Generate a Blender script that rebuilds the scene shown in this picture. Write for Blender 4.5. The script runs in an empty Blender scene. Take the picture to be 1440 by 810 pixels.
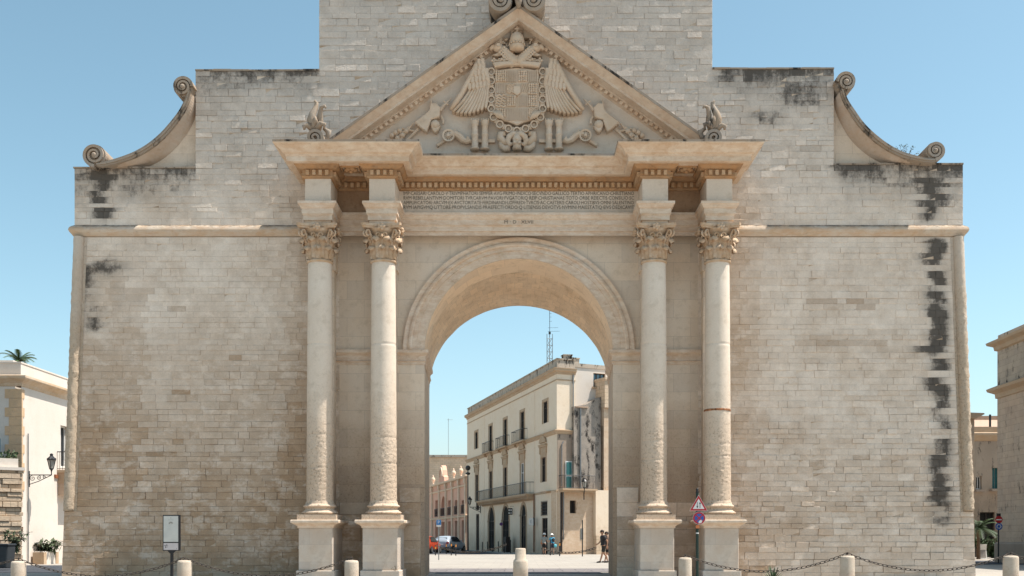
import bpy, math, random
from mathutils import Vector, Matrix, noise
random.seed(7)
R = math.radians
D0, FPX, VX, HY, CH, CX = 37.0, 1554.0, 732.0, 757.0, 1.3, 0.06
col = bpy.context.scene.collection
def X(px, d=D0): return (px - VX) * d / FPX + CX          # real size read off the photo for a plane d metres away
def Z(py, d=D0): return (HY - py) * d / FPX + CH

# ------------------------------------------------------------------ scene graph
def tag(o, label=None, cat=None, group=None, kind=None):
    if label: o['label'] = label
    if cat: o['category'] = cat
    if group: o['group'] = group
    if kind: o['kind'] = kind
    return o
def empty(name, label, cat, loc=(0, 0, 0), rz=0.0, group=None):
    o = bpy.data.objects.new(name, None); col.objects.link(o)
    o.location = loc; o.rotation_euler = (0, 0, rz); o.empty_display_size = 0.2
    return tag(o, label, cat, group)
def kids(o): return [c for c in bpy.data.objects if c.parent == o]
def copy_tree(o, parent=None):
    c = o.copy(); col.objects.link(c); c.parent = parent
    for ch in kids(o): copy_tree(ch, c)
    return c

# ------------------------------------------------------------------ mesh builder
class MB:
    def __init__(s): s.v = []; s.f = []; s.mi = []; s.cur = 0; s.sm = []; s.smooth = False
    def add(s, vs, fs):
        b = len(s.v); s.v += [tuple(p) for p in vs]
        for f in fs: s.f.append([i + b for i in f]); s.mi.append(s.cur); s.sm.append(s.smooth)
    def box(s, x0, x1, y0, y1, z0, z1, M=None):
        if x0 > x1: x0, x1 = x1, x0
        if y0 > y1: y0, y1 = y1, y0
        if z0 > z1: z0, z1 = z1, z0
        vs = [(x0,y0,z0),(x1,y0,z0),(x1,y1,z0),(x0,y1,z0),(x0,y0,z1),(x1,y0,z1),(x1,y1,z1),(x0,y1,z1)]
        if M: vs = [M @ Vector(p) for p in vs]
        s.add(vs, [(0,3,2,1),(4,5,6,7),(0,1,5,4),(1,2,6,5),(2,3,7,6),(3,0,4,7)])
    def quad(s, a, b, c, d): s.add([a, b, c, d], [(0,1,2,3)])
    def prism(s, poly, y0, y1, bev=0.0):
        """poly (x,z) extruded from front y0 to back y1, optional chamfer at the front"""
        n = len(poly)
        a = sum(poly[i][0]*poly[(i+1)%n][1]-poly[(i+1)%n][0]*poly[i][1] for i in range(n))
        if a < 0: poly = poly[::-1]
        if bev > 0:
            ins = inset(poly, bev)
            vs = [(x,y0,z) for x,z in ins] + [(x,y0+bev,z) for x,z in poly] + [(x,y1,z) for x,z in poly]
            fs = [tuple(range(n))] + [(n+i, n+(i+1)%n, (i+1)%n, i) for i in range(n)] + [(2*n+i, 2*n+(i+1)%n, n+(i+1)%n, n+i) for i in range(n)] + [tuple(range(3*n-1, 2*n-1, -1))]
        else:
            vs = [(x,y0,z) for x,z in poly] + [(x,y1,z) for x,z in poly]
            fs = [tuple(range(n))] + [(n+i, n+(i+1)%n, (i+1)%n, i) for i in range(n)] + [tuple(range(2*n-1, n-1, -1))]
        s.add(vs, fs)
    def lathe(s, prof, c=(0,0,0), seg=32, fn=None, a0=0, a1=2*math.pi, cap=True, axis='z'):
        n = len(prof); full = abs(a1-a0-2*math.pi) < 1e-6; m = seg if full else seg+1
        vs = []
        for j in range(m):
            t = a0 + (a1-a0)*j/seg
            for r, z in prof:
                if fn: r = fn(r, z, t)
                if axis == 'z': vs.append((c[0]+r*math.cos(t), c[1]+r*math.sin(t), c[2]+z))
                elif axis == 'y': vs.append((c[0]+r*math.cos(t), c[1]+z, c[2]-r*math.sin(t)))
                else: vs.append((c[0]+z, c[1]+r*math.cos(t), c[2]+r*math.sin(t)))
        fs = []
        for j in range(seg):
            k = (j+1) % m
            for i in range(n-1): fs.append((j*n+i, k*n+i, k*n+i+1, j*n+i+1))
        if cap and full:
            fs.append(tuple(j*n for j in range(m))[::-1]); fs.append(tuple(j*n+n-1 for j in range(m)))
        s.add(vs, fs)
    def tube(s, pts, r, seg=8, cap=True):
        pts = [Vector(p) for p in pts]; n = len(pts)
        if not isinstance(r, (list, tuple)): r = [r]*n
        vs = []; up = None
        for i in range(n):
            t = (pts[min(i+1,n-1)] - pts[max(i-1,0)]).normalized()
            if up is None:
                up = Vector((0,0,1)) if abs(t.z) < .9 else Vector((1,0,0))
            a = t.cross(up)
            if a.length < 1e-6: a = t.cross(Vector((0,1,0)))
            a.normalize(); b = a.cross(t).normalized(); up = b
            for k in range(seg):
                w = 2*math.pi*k/seg; vs.append(pts[i] + (a*math.cos(w) + b*math.sin(w))*r[i])
        fs = [(i*seg+k, i*seg+(k+1)%seg, (i+1)*seg+(k+1)%seg, (i+1)*seg+k) for i in range(n-1) for k in range(seg)]
        if cap: fs += [tuple(range(seg))[::-1], tuple(range((n-1)*seg, n*seg))]
        s.add(vs, fs)
    def sweep(s, path, prof, close_ends=False):
        """path: plan polyline (x,y), outward on the right hand; prof: (projection, z)"""
        n = len(path); offs = []
        for i in range(n):
            d0 = (Vector(path[i])-Vector(path[i-1])).normalized() if i > 0 else None
            d1 = (Vector(path[i+1])-Vector(path[i])).normalized() if i < n-1 else None
            if d0 is None: d0 = d1
            if d1 is None: d1 = d0
            n0 = Vector((d0.y, -d0.x)); n1 = Vector((d1.y, -d1.x))
            m = (n0+n1); m = m/ max(1e-6, m.dot(n0)) if m.length > 1e-6 else n0
            offs.append(m)
        k = len(prof); vs = []
        for i in range(n):
            for p, z in prof: vs.append((path[i][0]+offs[i].x*p, path[i][1]+offs[i].y*p, z))
        fs = [(i*k+j, (i+1)*k+j, (i+1)*k+j+1, i*k+j+1) for i in range(n-1) for j in range(k-1)]
        if close_ends: fs += [tuple(range(k)), tuple(range((n-1)*k, n*k))[::-1]]
        s.add(vs, fs)
    def sphere(s, c, r, seg=12, rings=8, sc=(1,1,1), fn=None):
        vs = []; 
        for i in range(rings+1):
            ph = math.pi*i/rings
            for j in range(seg):
                t = 2*math.pi*j/seg; p = Vector((math.sin(ph)*math.cos(t)*sc[0], math.sin(ph)*math.sin(t)*sc[1], math.cos(ph)*sc[2]))*r
                if fn: p = fn(p)
                vs.append((c[0]+p.x, c[1]+p.y, c[2]+p.z))
        fs = [(i*seg+j, (i+1)*seg+j, (i+1)*seg+(j+1)%seg, i*seg+(j+1)%seg) for i in range(rings) for j in range(seg)]
        s.add(vs, fs)
    def xform(s, M):
        s.v = [tuple(M @ Vector(p)) for p in s.v]; return s
    def build(s, name, mat, parent=None, bevel=0, label=None, seg=1, auto=None):
        me = bpy.data.meshes.new(name); me.from_pydata(s.v, [], s.f)
        mats = mat if isinstance(mat, (list, tuple)) else [mat]
        for m in mats: me.materials.append(m)
        if len(mats) > 1: me.polygons.foreach_set('material_index', s.mi)
        if any(s.sm): me.polygons.foreach_set('use_smooth', s.sm)
        me.update()
        o = bpy.data.objects.new(name, me); col.objects.link(o)
        if parent: o.parent = parent
        if bevel:
            b = o.modifiers.new('bevel', 'BEVEL'); b.width = bevel; b.segments = seg; b.limit_method = 'ANGLE'; b.angle_limit = R(40)
        if label: o['label'] = label
        return o
def inset(poly, b):
    n = len(poly); out = []
    for i in range(n):
        p0 = Vector(poly[i-1]); p = Vector(poly[i]); p1 = Vector(poly[(i+1)%n])
        d0 = (p-p0); d1 = (p1-p)
        if d0.length < 1e-9 or d1.length < 1e-9: out.append(tuple(p)); continue
        d0.normalize(); d1.normalize()
        n0 = Vector((-d0.y, d0.x)); n1 = Vector((-d1.y, d1.x)); m = n0+n1
        l = m.dot(n0)
        m = m/max(l, .5) if m.length > 1e-6 else n0
        out.append(tuple(p + m*b))
    return out
def arc(cx, cz, r, a0, a1, n, rz=None):
    rz = rz or r
    return [(cx+r*math.cos(R(a0+(a1-a0)*i/n)), cz+rz*math.sin(R(a0+(a1-a0)*i/n))) for i in range(n+1)]

# ------------------------------------------------------------------ materials
class NT:
    def __init__(s, name):
        s.m = bpy.data.materials.new(name); s.m.use_nodes = True; s.t = s.m.node_tree; s.t.nodes.clear()
        s.out = s.t.nodes.new('ShaderNodeOutputMaterial'); s.b = s.t.nodes.new('ShaderNodeBsdfPrincipled')
        s.t.links.new(s.b.outputs[0], s.out.inputs[0])
        s.tc = s.t.nodes.new('ShaderNodeTexCoord'); s.co = s.tc.outputs['Object']
    def n(s, typ, **kw):
        nd = s.t.nodes.new(typ)
        for k, v in kw.items():
            if k.startswith('i_'):
                key = k[2:]; key = int(key) if key.isdigit() else key.replace('_', ' ')
                s.put(nd.inputs[key], v)
            else: setattr(nd, k, v)
        return nd
    def put(s, sock, v):
        if isinstance(v, bpy.types.NodeSocket): s.t.links.new(v, sock)
        elif isinstance(v, (tuple, list)) and len(v) == 3 and sock.type == 'RGBA': sock.default_value = (*v, 1)
        else: sock.default_value = v
    def math(s, op, a, b=0.0, c=None, clamp=False):
        nd = s.t.nodes.new('ShaderNodeMath'); nd.operation = op; nd.use_clamp = clamp
        s.put(nd.inputs[0], a); s.put(nd.inputs[1], b)
        if c is not None: s.put(nd.inputs[2], c)
        return nd.outputs[0]
    def mix(s, f, a, b, mode='MIX'):
        nd = s.t.nodes.new('ShaderNodeMix'); nd.data_type = 'RGBA'; nd.blend_type = mode
        s.put(nd.inputs['Factor'], f); s.put(nd.inputs[6], a); s.put(nd.inputs[7], b); return nd.outputs[2]
    def noise(s, scale, detail=4, rough=.6, vec=None, dist=0.0):
        nd = s.n('ShaderNodeTexNoise'); nd.inputs['Scale'].default_value = scale; nd.inputs['Detail'].default_value = detail
        nd.inputs['Roughness'].default_value = rough; nd.inputs['Distortion'].default_value = dist
        s.t.links.new(vec or s.co, nd.inputs['Vector']); return nd.outputs['Fac']
    def map(s, sc=(1,1,1), loc=(0,0,0), vec=None):
        nd = s.n('ShaderNodeMapping'); nd.inputs['Scale'].default_value = sc; nd.inputs['Location'].default_value = loc
        s.t.links.new(vec or s.co, nd.inputs['Vector']); return nd.outputs[0]
    def ramp(s, f, lo, hi):
        nd = s.n('ShaderNodeMapRange'); s.put(nd.inputs[0], f); nd.inputs[1].default_value = lo; nd.inputs[2].default_value = hi; nd.clamp = True
        return nd.outputs[0]
    def bump(s, h, strength=.5, dist=.02, nrm=None):
        nd = s.n('ShaderNodeBump'); s.put(nd.inputs['Height'], h); s.put(nd.inputs['Strength'], strength); nd.inputs['Distance'].default_value = dist
        if nrm: s.t.links.new(nrm, nd.inputs['Normal'])
        return nd.outputs[0]
    def fin(s, colr, rough=.85, nrm=None, metal=0.0, spec=.3):
        s.put(s.b.inputs['Base Color'], colr); s.put(s.b.inputs['Roughness'], rough); s.b.inputs['Metallic'].default_value = metal
        s.b.inputs['Specular IOR Level'].default_value = spec
        if nrm: s.t.links.new(nrm, s.b.inputs['Normal'])
        return s.m
def plain(name, c, rough=.7, metal=0.0, var=.12, scale=6, bump=.15, spec=.3):
    t = NT(name); f = t.noise(scale, 5)
    a = tuple(max(0, x*(1-var*1.6)) for x in c); b = tuple(min(1, x*(1+var)) for x in c)
    return t.fin(t.mix(t.ramp(f, .3, .7), a, b), rough, t.bump(t.noise(scale*6, 3), bump, .01), metal, spec)

TINT = (1.05, .985, .945); GREY = (.68, .625, .55); CREAM = (.52, .46, .385); TAN = (.37, .27, .18); ORANGE = (.43, .255, .13); DARK = (.035, .033, .031)
def mat_blocks(name, g=GREY, w=TAN):
    """ashlar facing: per-block tone/stain/warmth live in mesh attributes"""
    t = NT(name)
    a = t.n('ShaderNodeAttribute', attribute_name='blk'); sp = t.n('ShaderNodeSeparateColor', i_0=a.outputs['Color'])
    a2 = t.n('ShaderNodeAttribute', attribute_name='blk2'); sp2 = t.n('ShaderNodeSeparateColor', i_0=a2.outputs['Color'])
    tone, stain, warm = sp.outputs[0], sp.outputs[1], sp.outputs[2]; joint = a.outputs['Alpha']
    rough, brown = sp2.outputs[0], sp2.outputs[1]
    big = t.noise(.35, 5, .6); mid = t.noise(2.2, 6, .65); fine = t.noise(22, 5, .7)
    wf = t.math('ADD', warm, t.math('MULTIPLY', t.math('SUBTRACT', big, .5), 1.2), clamp=True)
    mid0 = t.noise(.5, 6, .65)
    c = t.mix(wf, g, w)
    patch = t.ramp(t.noise(.75, 9, .68), .47, .60); p2 = t.ramp(t.noise(1.5, 8, .7, t.map((1, 1, 1.6), (7, 3, 5))), .50, .62)
    c = t.mix(t.math('MULTIPLY', patch, .32), c, (.44, .345, .25)); c = t.mix(t.math('MULTIPLY', p2, .42), c, (.74, .69, .62))
    zz = t.n('ShaderNodeSeparateXYZ', i_0=t.co).outputs[2]
    c = t.mix(t.math('MULTIPLY', t.ramp(t.math('ADD', zz, t.math('MULTIPLY', t.math('SUBTRACT', mid0, .5), 5.0)), 11.5, 17.0), .55), c, (.50, .485, .455))
    c = t.mix(brown, c, (.30, .21, .135))
    fade = t.ramp(t.noise(.42, 7, .7, t.map((1, 1, 1.3), (3, 9, 2))), .40, .60)
    tone = t.math('ADD', 1.0, t.math('MULTIPLY', t.math('SUBTRACT', tone, 1.0), fade)); joint = t.math('MULTIPLY', joint, t.math('ADD', t.math('ADD', .22, t.math('MULTIPLY', fade, .85)), t.math('MULTIPLY', t.ramp(zz, 7.0, 2.5), .65)), clamp=True)
    k = t.math('MULTIPLY', tone, t.math('ADD', .74, t.math('MULTIPLY', mid, .52)))
    k = t.math('MULTIPLY', k, t.math('ADD', .80, t.math('MULTIPLY', fine, .40)))
    kk = t.n('ShaderNodeCombineColor', i_0=k, i_1=k, i_2=k).outputs[0]
    c = t.mix(1.0, c, kk, 'MULTIPLY')
    pit = t.ramp(t.noise(14, 6, .75), .36, .26)
    c = t.mix(t.math('MULTIPLY', pit, t.math('MULTIPLY', rough, .55)), c, (.13, .10, .075))
    c = t.mix(t.math('MULTIPLY', joint, .70), c, (.10, .082, .065))
    vs = t.noise(1.0, 8, .72, t.map((3.2, 3.2, 1.5)))
    sm = t.math('MULTIPLY', t.math('SUBTRACT', t.math('ADD', t.math('ADD', t.math('MULTIPLY', vs, .7), t.math('MULTIPLY', t.noise(7, 6, .8), .5)), t.math('MULTIPLY', stain, .66)), .85), 4.5, clamp=True)
    soft = t.math('MULTIPLY', t.ramp(t.noise(.8, 7, .7), .30, .62), t.ramp(stain, .04, .45))
    c = t.mix(t.math('MULTIPLY', soft, .62), c, (.20, .19, .175))
    c = t.mix(t.math('MULTIPLY', sm, .86), c, (.05, .047, .043))
    h = t.math('ADD', t.math('MULTIPLY', t.noise(9, 7, .7), t.math('ADD', .25, t.math('MULTIPLY', rough, 1.6))), t.math('MULTIPLY', fine, .25))
    return t.fin(t.mix(1.0, c, TINT, 'MULTIPLY'), .92, t.bump(h, .8, .035), spec=.15)
def mat_stone(name, c1, c2, stain=0.0, pits=0.0, bump=.4, sc=1.0, joints=None, spots=(.36,.30,.22), rust=0.0, topdark=None, low=None, polar=False):
    t = NT(name)
    big = t.noise(.7*sc, 6, .6); mid = t.noise(3.1*sc, 6, .65); fine = t.noise(26*sc, 5, .7)
    c = t.mix(t.ramp(big, .32, .68), c1, c2)
    c = t.mix(t.math('MULTIPLY', t.ramp(mid, .52, .75), .45), c, spots)
    k = t.math('ADD', .84, t.math('MULTIPLY', fine, .3)); c = t.mix(1.0, c, t.n('ShaderNodeCombineColor', i_0=k, i_1=k, i_2=k).outputs[0], 'MULTIPLY')
    if rust:
        rr = t.noise(1.6, 7, .7, t.map((1.3, 1.3, 3.5)), .6)
        c = t.mix(t.math('MULTIPLY', t.ramp(rr, .40, .62), rust), c, ORANGE)
        r2 = t.noise(2.4, 8, .75, t.map((1, 1, 2.5), (4, 2, 9)), .4)
        c = t.mix(t.math('MULTIPLY', t.ramp(r2, .58, .7), rust*.75), c, (.13, .065, .03))
    if pits:
        p = t.ramp(t.noise(15, 6, .78), .44, .34); c = t.mix(t.math('MULTIPLY', p, pits), c, (.12, .09, .065))
    lowf = None
    if low:
        zz = t.n('ShaderNodeSeparateXYZ', i_0=t.co).outputs[2]
        lowf = t.ramp(t.math('ADD', zz, t.math('MULTIPLY', t.math('SUBTRACT', t.noise(.9, 5, .7), .5), 3.0)), low[1], low[0])
        c = t.mix(t.math('MULTIPLY', lowf, low[4]), c, low[2])
        p = t.ramp(t.noise(15, 6, .78), .47, .36); c = t.mix(t.math('MULTIPLY', t.math('MULTIPLY', p, lowf), low[3]), c, (.13, .095, .07))
    if stain:
        m = t.noise(1.3, 8, .72, t.map((1.6, 1.6, .7))); c = t.mix(t.ramp(m, .66-stain*.3, .76-stain*.3), c, DARK)
    if topdark:
        geo = t.n('ShaderNodeNewGeometry'); nz = t.n('ShaderNodeSeparateXYZ', i_0=geo.outputs['Normal']).outputs[2]
        c = t.mix(t.math('MULTIPLY', t.ramp(nz, .5, .9), t.ramp(mid, .3, .6)), c, (.07, .066, .06))
    nrm = None
    if joints:
        sepn = t.n('ShaderNodeSeparateXYZ', i_0=t.co); cmb = t.n('ShaderNodeCombineXYZ', i_0=t.math('ADD', sepn.outputs[0], sepn.outputs[1]), i_1=sepn.outputs[2])
        if polar: cmb = t.n('ShaderNodeCombineXYZ', i_0=t.math('MULTIPLY', t.math('ARCTAN2', sepn.outputs[0], t.math('SUBTRACT', sepn.outputs[2], 7.2)), 3.2), i_1=sepn.outputs[1])
        br = t.n('ShaderNodeTexBrick', i_Vector=cmb.outputs[0], i_Scale=1.0); br.inputs['Mortar Size'].default_value = joints[2]
        br.inputs['Brick Width'].default_value = joints[0]; br.inputs['Row Height'].default_value = joints[1]; br.inputs['Mortar Smooth'].default_value = .3
        br.inputs['Color1'].default_value = (.9, .9, .9, 1); br.inputs['Color2'].default_value = (1.06, 1.04, 1.0, 1); br.inputs['Mortar'].default_value = (1,1,1,1)
        c = t.mix(.9, c, br.outputs['Color'], 'MULTIPLY')
        f = t.math('MULTIPLY', br.outputs['Fac'], joints[3]); c = t.mix(f, c, (.15, .12, .09))
    h = t.math('ADD', t.noise(10*sc, 7, .7), t.math('MULTIPLY', fine, .3))
    bs = bump if lowf is None else t.math('ADD', bump, t.math('MULTIPLY', lowf, .8))
    return t.fin(t.mix(1.0, c, TINT, 'MULTIPLY'), .9, t.bump(h, bs, .03), spec=.15)

M = {}
M['blocks'] = mat_blocks('weathered_ashlar')
LOWW = (3.0, 6.2, (.36,.275,.20), .6, .8)
M['smooth'] = mat_stone('smooth_limestone', (.66,.61,.535), (.63,.55,.45), joints=(1.15, .62, .006, .35), bump=.25, low=LOWW)
M['trim'] = mat_stone('moulded_limestone', (.67,.61,.53), (.63,.54,.43), bump=.3, rust=.42)
M['cornice'] = mat_stone('cornice_limestone', (.70,.63,.53), (.62,.51,.39), bump=.35, rust=.42, topdark=True, sc=1.8, spots=(.36,.24,.15))
M['string'] = mat_stone('string_limestone', (.55,.51,.45), (.52,.43,.32), bump=.5, rust=.45, topdark=True, sc=1.6)
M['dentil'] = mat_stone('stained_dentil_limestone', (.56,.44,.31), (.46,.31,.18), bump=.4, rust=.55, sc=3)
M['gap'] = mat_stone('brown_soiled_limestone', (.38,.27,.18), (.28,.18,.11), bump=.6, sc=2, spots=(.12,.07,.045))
M['bed'] = mat_stone('rust_and_shade_limestone', (.42,.30,.19), (.26,.16,.09), bump=.6, rust=.95, sc=2.2, spots=(.17,.09,.045))  # rust stains, colour also darkened for the shade under the cornice
M['rake'] = mat_stone('raking_cornice_limestone', (.66,.60,.51), (.56,.475,.385), bump=.6, rust=.28, topdark=True, sc=2, stain=-.02)
M['tymp'] = mat_stone('tympanum_limestone', (.60,.565,.51), (.56,.50,.42), bump=.3, rust=.08)
M['frieze'] = mat_stone('inscribed_limestone', (.62,.56,.48), (.58,.51,.42), bump=.25)
M['cove'] = mat_stone('cove_limestone', (.52,.475,.42), (.44,.37,.30), bump=.4, rust=.22, sc=2)
M['relief'] = mat_stone('carved_limestone', (.63,.55,.455), (.55,.45,.34), bump=.35, sc=2, rust=.15)
M['capital'] = mat_stone('carved_capital_limestone', (.58,.50,.40), (.46,.33,.21), bump=.5, sc=3.5, spots=(.24,.14,.08), rust=.3)
M['shaft'] = mat_stone('column_limestone', (.67,.625,.55), (.62,.55,.46), bump=.3, low=(3.6, 6.8, (.50,.40,.30), .75, .75))
M['ped'] = mat_stone('pedestal_limestone', (.57,.55,.51), (.50,.43,.36), bump=.35, joints=(1.4, .55, .006, .25), spots=(.38,.32,.26), sc=1.6)
M['scroll'] = mat_stone('lichen_limestone', (.31,.29,.26), (.33,.26,.19), bump=.5, stain=.45, topdark=True, sc=2)
M['soffit'] = mat_stone('warm_arch_limestone', (.82,.70,.545), (.76,.63,.48), bump=.3, joints=(.9, .62, .006, .3), polar=True)
M['vault'] = mat_stone('rough_vault_limestone', (.78,.655,.50), (.66,.53,.385), bump=.6, pits=.15, joints=(.30, .55, .010, .22), polar=True, sc=1.5, spots=(.30,.20,.12))
M['jambw'] = mat_stone('jamb_limestone', (.58,.53,.46), (.54,.46,.36), bump=.4, joints=(.9, .5, .008, .4), low=LOWW)
M['body'] = mat_stone('gate_core_limestone', GREY, TAN, bump=.6, joints=(.5, .2, .01, .5))
M['letters'] = plain('cut_letter_stone', (.17,.14,.112), .95)
M['rustline'] = plain('rust_stain_band', (.30,.13,.06), .9, var=.5, scale=12)
M['black'] = plain('black_painted_iron', (.018,.018,.02), .45, .3, spec=.5)
M['chain'] = plain('dark_rusty_iron', (.075,.062,.052), .6, .5)
M['galv'] = plain('grey_galvanised_steel', (.25,.25,.25), .45, .7)
M['bollard'] = mat_stone('bollard_limestone', (.50,.46,.39), (.42,.35,.28), stain=.12, pits=.25, bump=.5, sc=3)
M['roll'] = mat_stone('pitted_roll_limestone', (.56,.52,.46), (.52,.44,.35), bump=.9, sc=1.5, low=(7, 11, (.48,.40,.30), .6, .8))
# ================================================================== THE GATE
gate = empty('city_gate', 'huge pale limestone triumphal gate with round arch, paired columns and carved pediment', 'gate')
DEP = 4.6
HB, HT = 15.3, 14.87            # half width at base / at string course
ZS0, ZS1 = 11.38, 11.78         # string course
def xe(z): return HB + (HT-HB)*min(1, z/ZS0)
ZL, ZR = 13.68, 13.80
XL2, XR2 = -10.82, 10.55
ZL2, ZR2 = 16.94, 17.0
XL3, XR3 = -6.68, 6.48
ZC = 21.2
PX = (6.41, 4.36)               # column axes, half spacing
CY = -1.36                      # column axis depth
YF, YC = -1.72, -.45            # frieze planes: over the columns / over the arch
VR, VZ = 3.155, 7.5             # arch radius and centre

def blob(x, z, px, py, rx, ry):
    u = (x-X(px))/(rx/42); v = (z-Z(py))/(ry/42); return max(0.0, 1-(u*u+v*v))
def nz(x, z, s, o=0): return noise.noise(Vector((x*s, z*s, o)))
def zone(x, z):
    """stain, warm, rough, brown, variation of the facing at a point"""
    px = (x-CX)*42+VX; py = HY-(z-CH)*42
    st = 0.0
    # soiled copings
    if -6.7 < x < 6.5: top = ZC
    elif XL2 < x < XR2: top = ZL2
    else: top = ZL
    if z < top+.3 and z > top-1.2 and top < ZC: st = max(st, .5*(1-(top-z)/1.2)**1.3 + .14)
    st = max(st, .30*max(0, nz(x, z, .25, 3)+.25)) if z > 13 else st
    # streaks
    def streak(a, b, y0, y1, s):
        c = (a+b)/2 + 4*noise.noise(Vector((0, py*.03, 5))); w = (b-a)/2
        if y0 < py < y1: return s*max(0, 1-(abs(px-c)/w)**3)*min(1, (py-y0)/8, (y1-py)/12)
        return 0
    st = max(st, streak(130, 152, 234, 318, 1.15), streak(1305, 1334, 330, 560, 1.12+.35*noise.noise(Vector((0, py*.06, 9)))), streak(1310, 1336, 540, 745, 1.0+.4*noise.noise(Vector((0, py*.07, 2)))),
             streak(1296, 1324, 228, 318, .98), streak(1326, 1346, 233, 300, .5), streak(102, 118, 240, 300, .42), streak(116, 139, 368, 474, .86))
    st = max(st, .9*blob(x, z, 150, 376, 32, 17), .65*blob(x, z, 1125, 130, 60, 30), .5*blob(x, z, 1078, 165, 40, 18), .5*blob(x, z, 340, 115, 70, 22), .45*blob(x, z, 205, 265, 70, 26))
    warm = .08
    warm += .78*max(0, min(1, (py-430)/270)) if px < 730 else .30*max(0, min(1, (py-520)/200))
    warm += .5*max(0, 1-abs(px-425)/45)*max(0, min(1, (py-240)/60)) + .4*max(0, 1-abs(px-1035)/50)*max(0, min(1, (py-240)/60))
    if px < 200: warm += .28*min(1, max(0, (py-330)/120))
    if py < 235: warm -= .12
    if px > 1050 and py > 560: warm -= .06
    rough = .35 + .5*max(0, min(1, (py-520)/120)) if px > 1030 else .2 + .35*max(0, min(1, (py-420)/200))
    if py < 240: rough = .75
    elif py < 300: rough = .5
    brown = .62*max(blob(x, z, 1148, 430, 30, 13), blob(x, z, 1207, 424, 24, 22), blob(x, z, 1165, 480, 50, 14)*.7, blob(x, z, 1240, 480, 45, 18)*.6, blob(x, z, 1300, 300, 30, 14)*.4, blob(x, z, 185, 410, 45, 40)*.55, blob(x, z, 210, 480, 80, 40)*.25)
    if py > 700 and px < 420: brown += .22*max(0, nz(x, z, .6, 8)+.1)
    var = .012 + .038*max(0, min(1, (py-480)/190)) + (.016 if py < 240 else 0)
    return st, max(0, min(1, warm)), rough, brown, var

class Blocks:
    def __init__(s): s.v = []; s.f = []; s.a = []; s.b = []
    def block(s, x0, x1, z0, z1, yf, rnd, j=.0085, lf=None, rf=None):
        xc, zc = (x0+x1)/2, (z0+z1)/2
        st, warm, rough, brown, var = zone(xc, zc)
        tone = 1 + rnd.gauss(0, var)
        warm = min(1, max(0, warm + rnd.gauss(0, .015+var*1.5)))
        if rnd.random() < .04*min(1, var*8): warm = min(1, warm+.35); tone *= .92
        if brown > .1 and rnd.random() > .72: brown *= .2
        sj = rnd.gauss(0, .07) if st > .3 else 0
        dp = max(.003, .010 + rnd.gauss(0, .003 + .010*rough))
        jv = ((.30 if zc < 3.5 or zc > 12.5 else .16) + .62*min(1, max(0, var-.012)*28))*rnd.uniform(.5, 1.1) + (.28 if zc > 13.6 else 0)*rnd.random()
        xa0, xa1 = (lf(z0), lf(z1)) if lf else (x0, x0); xb0, xb1 = (rf(z0), rf(z1)) if rf else (x1, x1)
        b = len(s.v)
        jj = min(j, (z1-z0)*.2)
        w = [rnd.gauss(0, .003+.006*rough) for _ in range(8)]
        outer = [(xa0, yf, z0), (xb0, yf, z0), (xb1, yf, z1), (xa1, yf, z1)]
        inner = [(xa0+jj+w[0], yf-dp, z0+jj+w[1]), (xb0-jj+w[2], yf-dp-w[7], z0+jj+w[3]), (xb1-jj+w[4], yf-dp, z1-jj+w[5]), (xa1+jj+w[6], yf-dp+w[7], z1-jj)]
        s.v += outer + inner
        for p in outer: s.a.append((tone, max(0, zone(p[0], p[2])[0]+sj), warm, jv)); s.b.append((rough, brown, 0, 1))
        for p in inner:
            s2 = max(0, zone(p[0], p[2])[0]+sj)
            s.a.append((tone, s2, warm, 0.0)); s.b.append((rough, brown, 0, 1))
        s.f += [(b+4,b+5,b+6,b+7), (b,b+1,b+5,b+4), (b+1,b+2,b+6,b+5), (b+2,b+3,b+7,b+6), (b+3,b,b+4,b+7)]
    def fill(s, xl, xr, z0, z1, yf, seed, ch=.2, wmin=.30, wmax=.72):
        rnd = random.Random(seed); z = z0
        n = max(1, round((z1-z0)/ch)); hs = [rnd.uniform(.74, 1.28) for _ in range(n)]; k = (z1-z0)/sum(hs)
        for h in hs:
            h *= k; zt = z+h; a = xl(z+h/2); e = xr(z+h/2); x = a - 0; first = True
            while x < e-1e-4:
                w = rnd.uniform(wmin, wmax)
                if rnd.random() < .12: w *= 1.5
                nx = x+w
                if nx > e-wmin*.6: nx = e
                s.block(x, nx, z, zt, yf, rnd, lf=xl if first else None, rf=xr if nx == e else None)
                x = nx; first = False
            z = zt
    def build(s, name, mat, parent):
        me = bpy.data.meshes.new(name); me.from_pydata(s.v, [], s.f); me.materials.append(mat)
        ca = me.color_attributes.new('blk', 'FLOAT_COLOR', 'POINT'); ca.data.foreach_set('color', [c for t in s.a for c in t])
        cb = me.color_attributes.new('blk2', 'FLOAT_COLOR', 'POINT'); cb.data.foreach_set('color', [c for t in s.b for c in t])
        me.update(); o = bpy.data.objects.new(name, me); col.objects.link(o); o.parent = parent; return o

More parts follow.
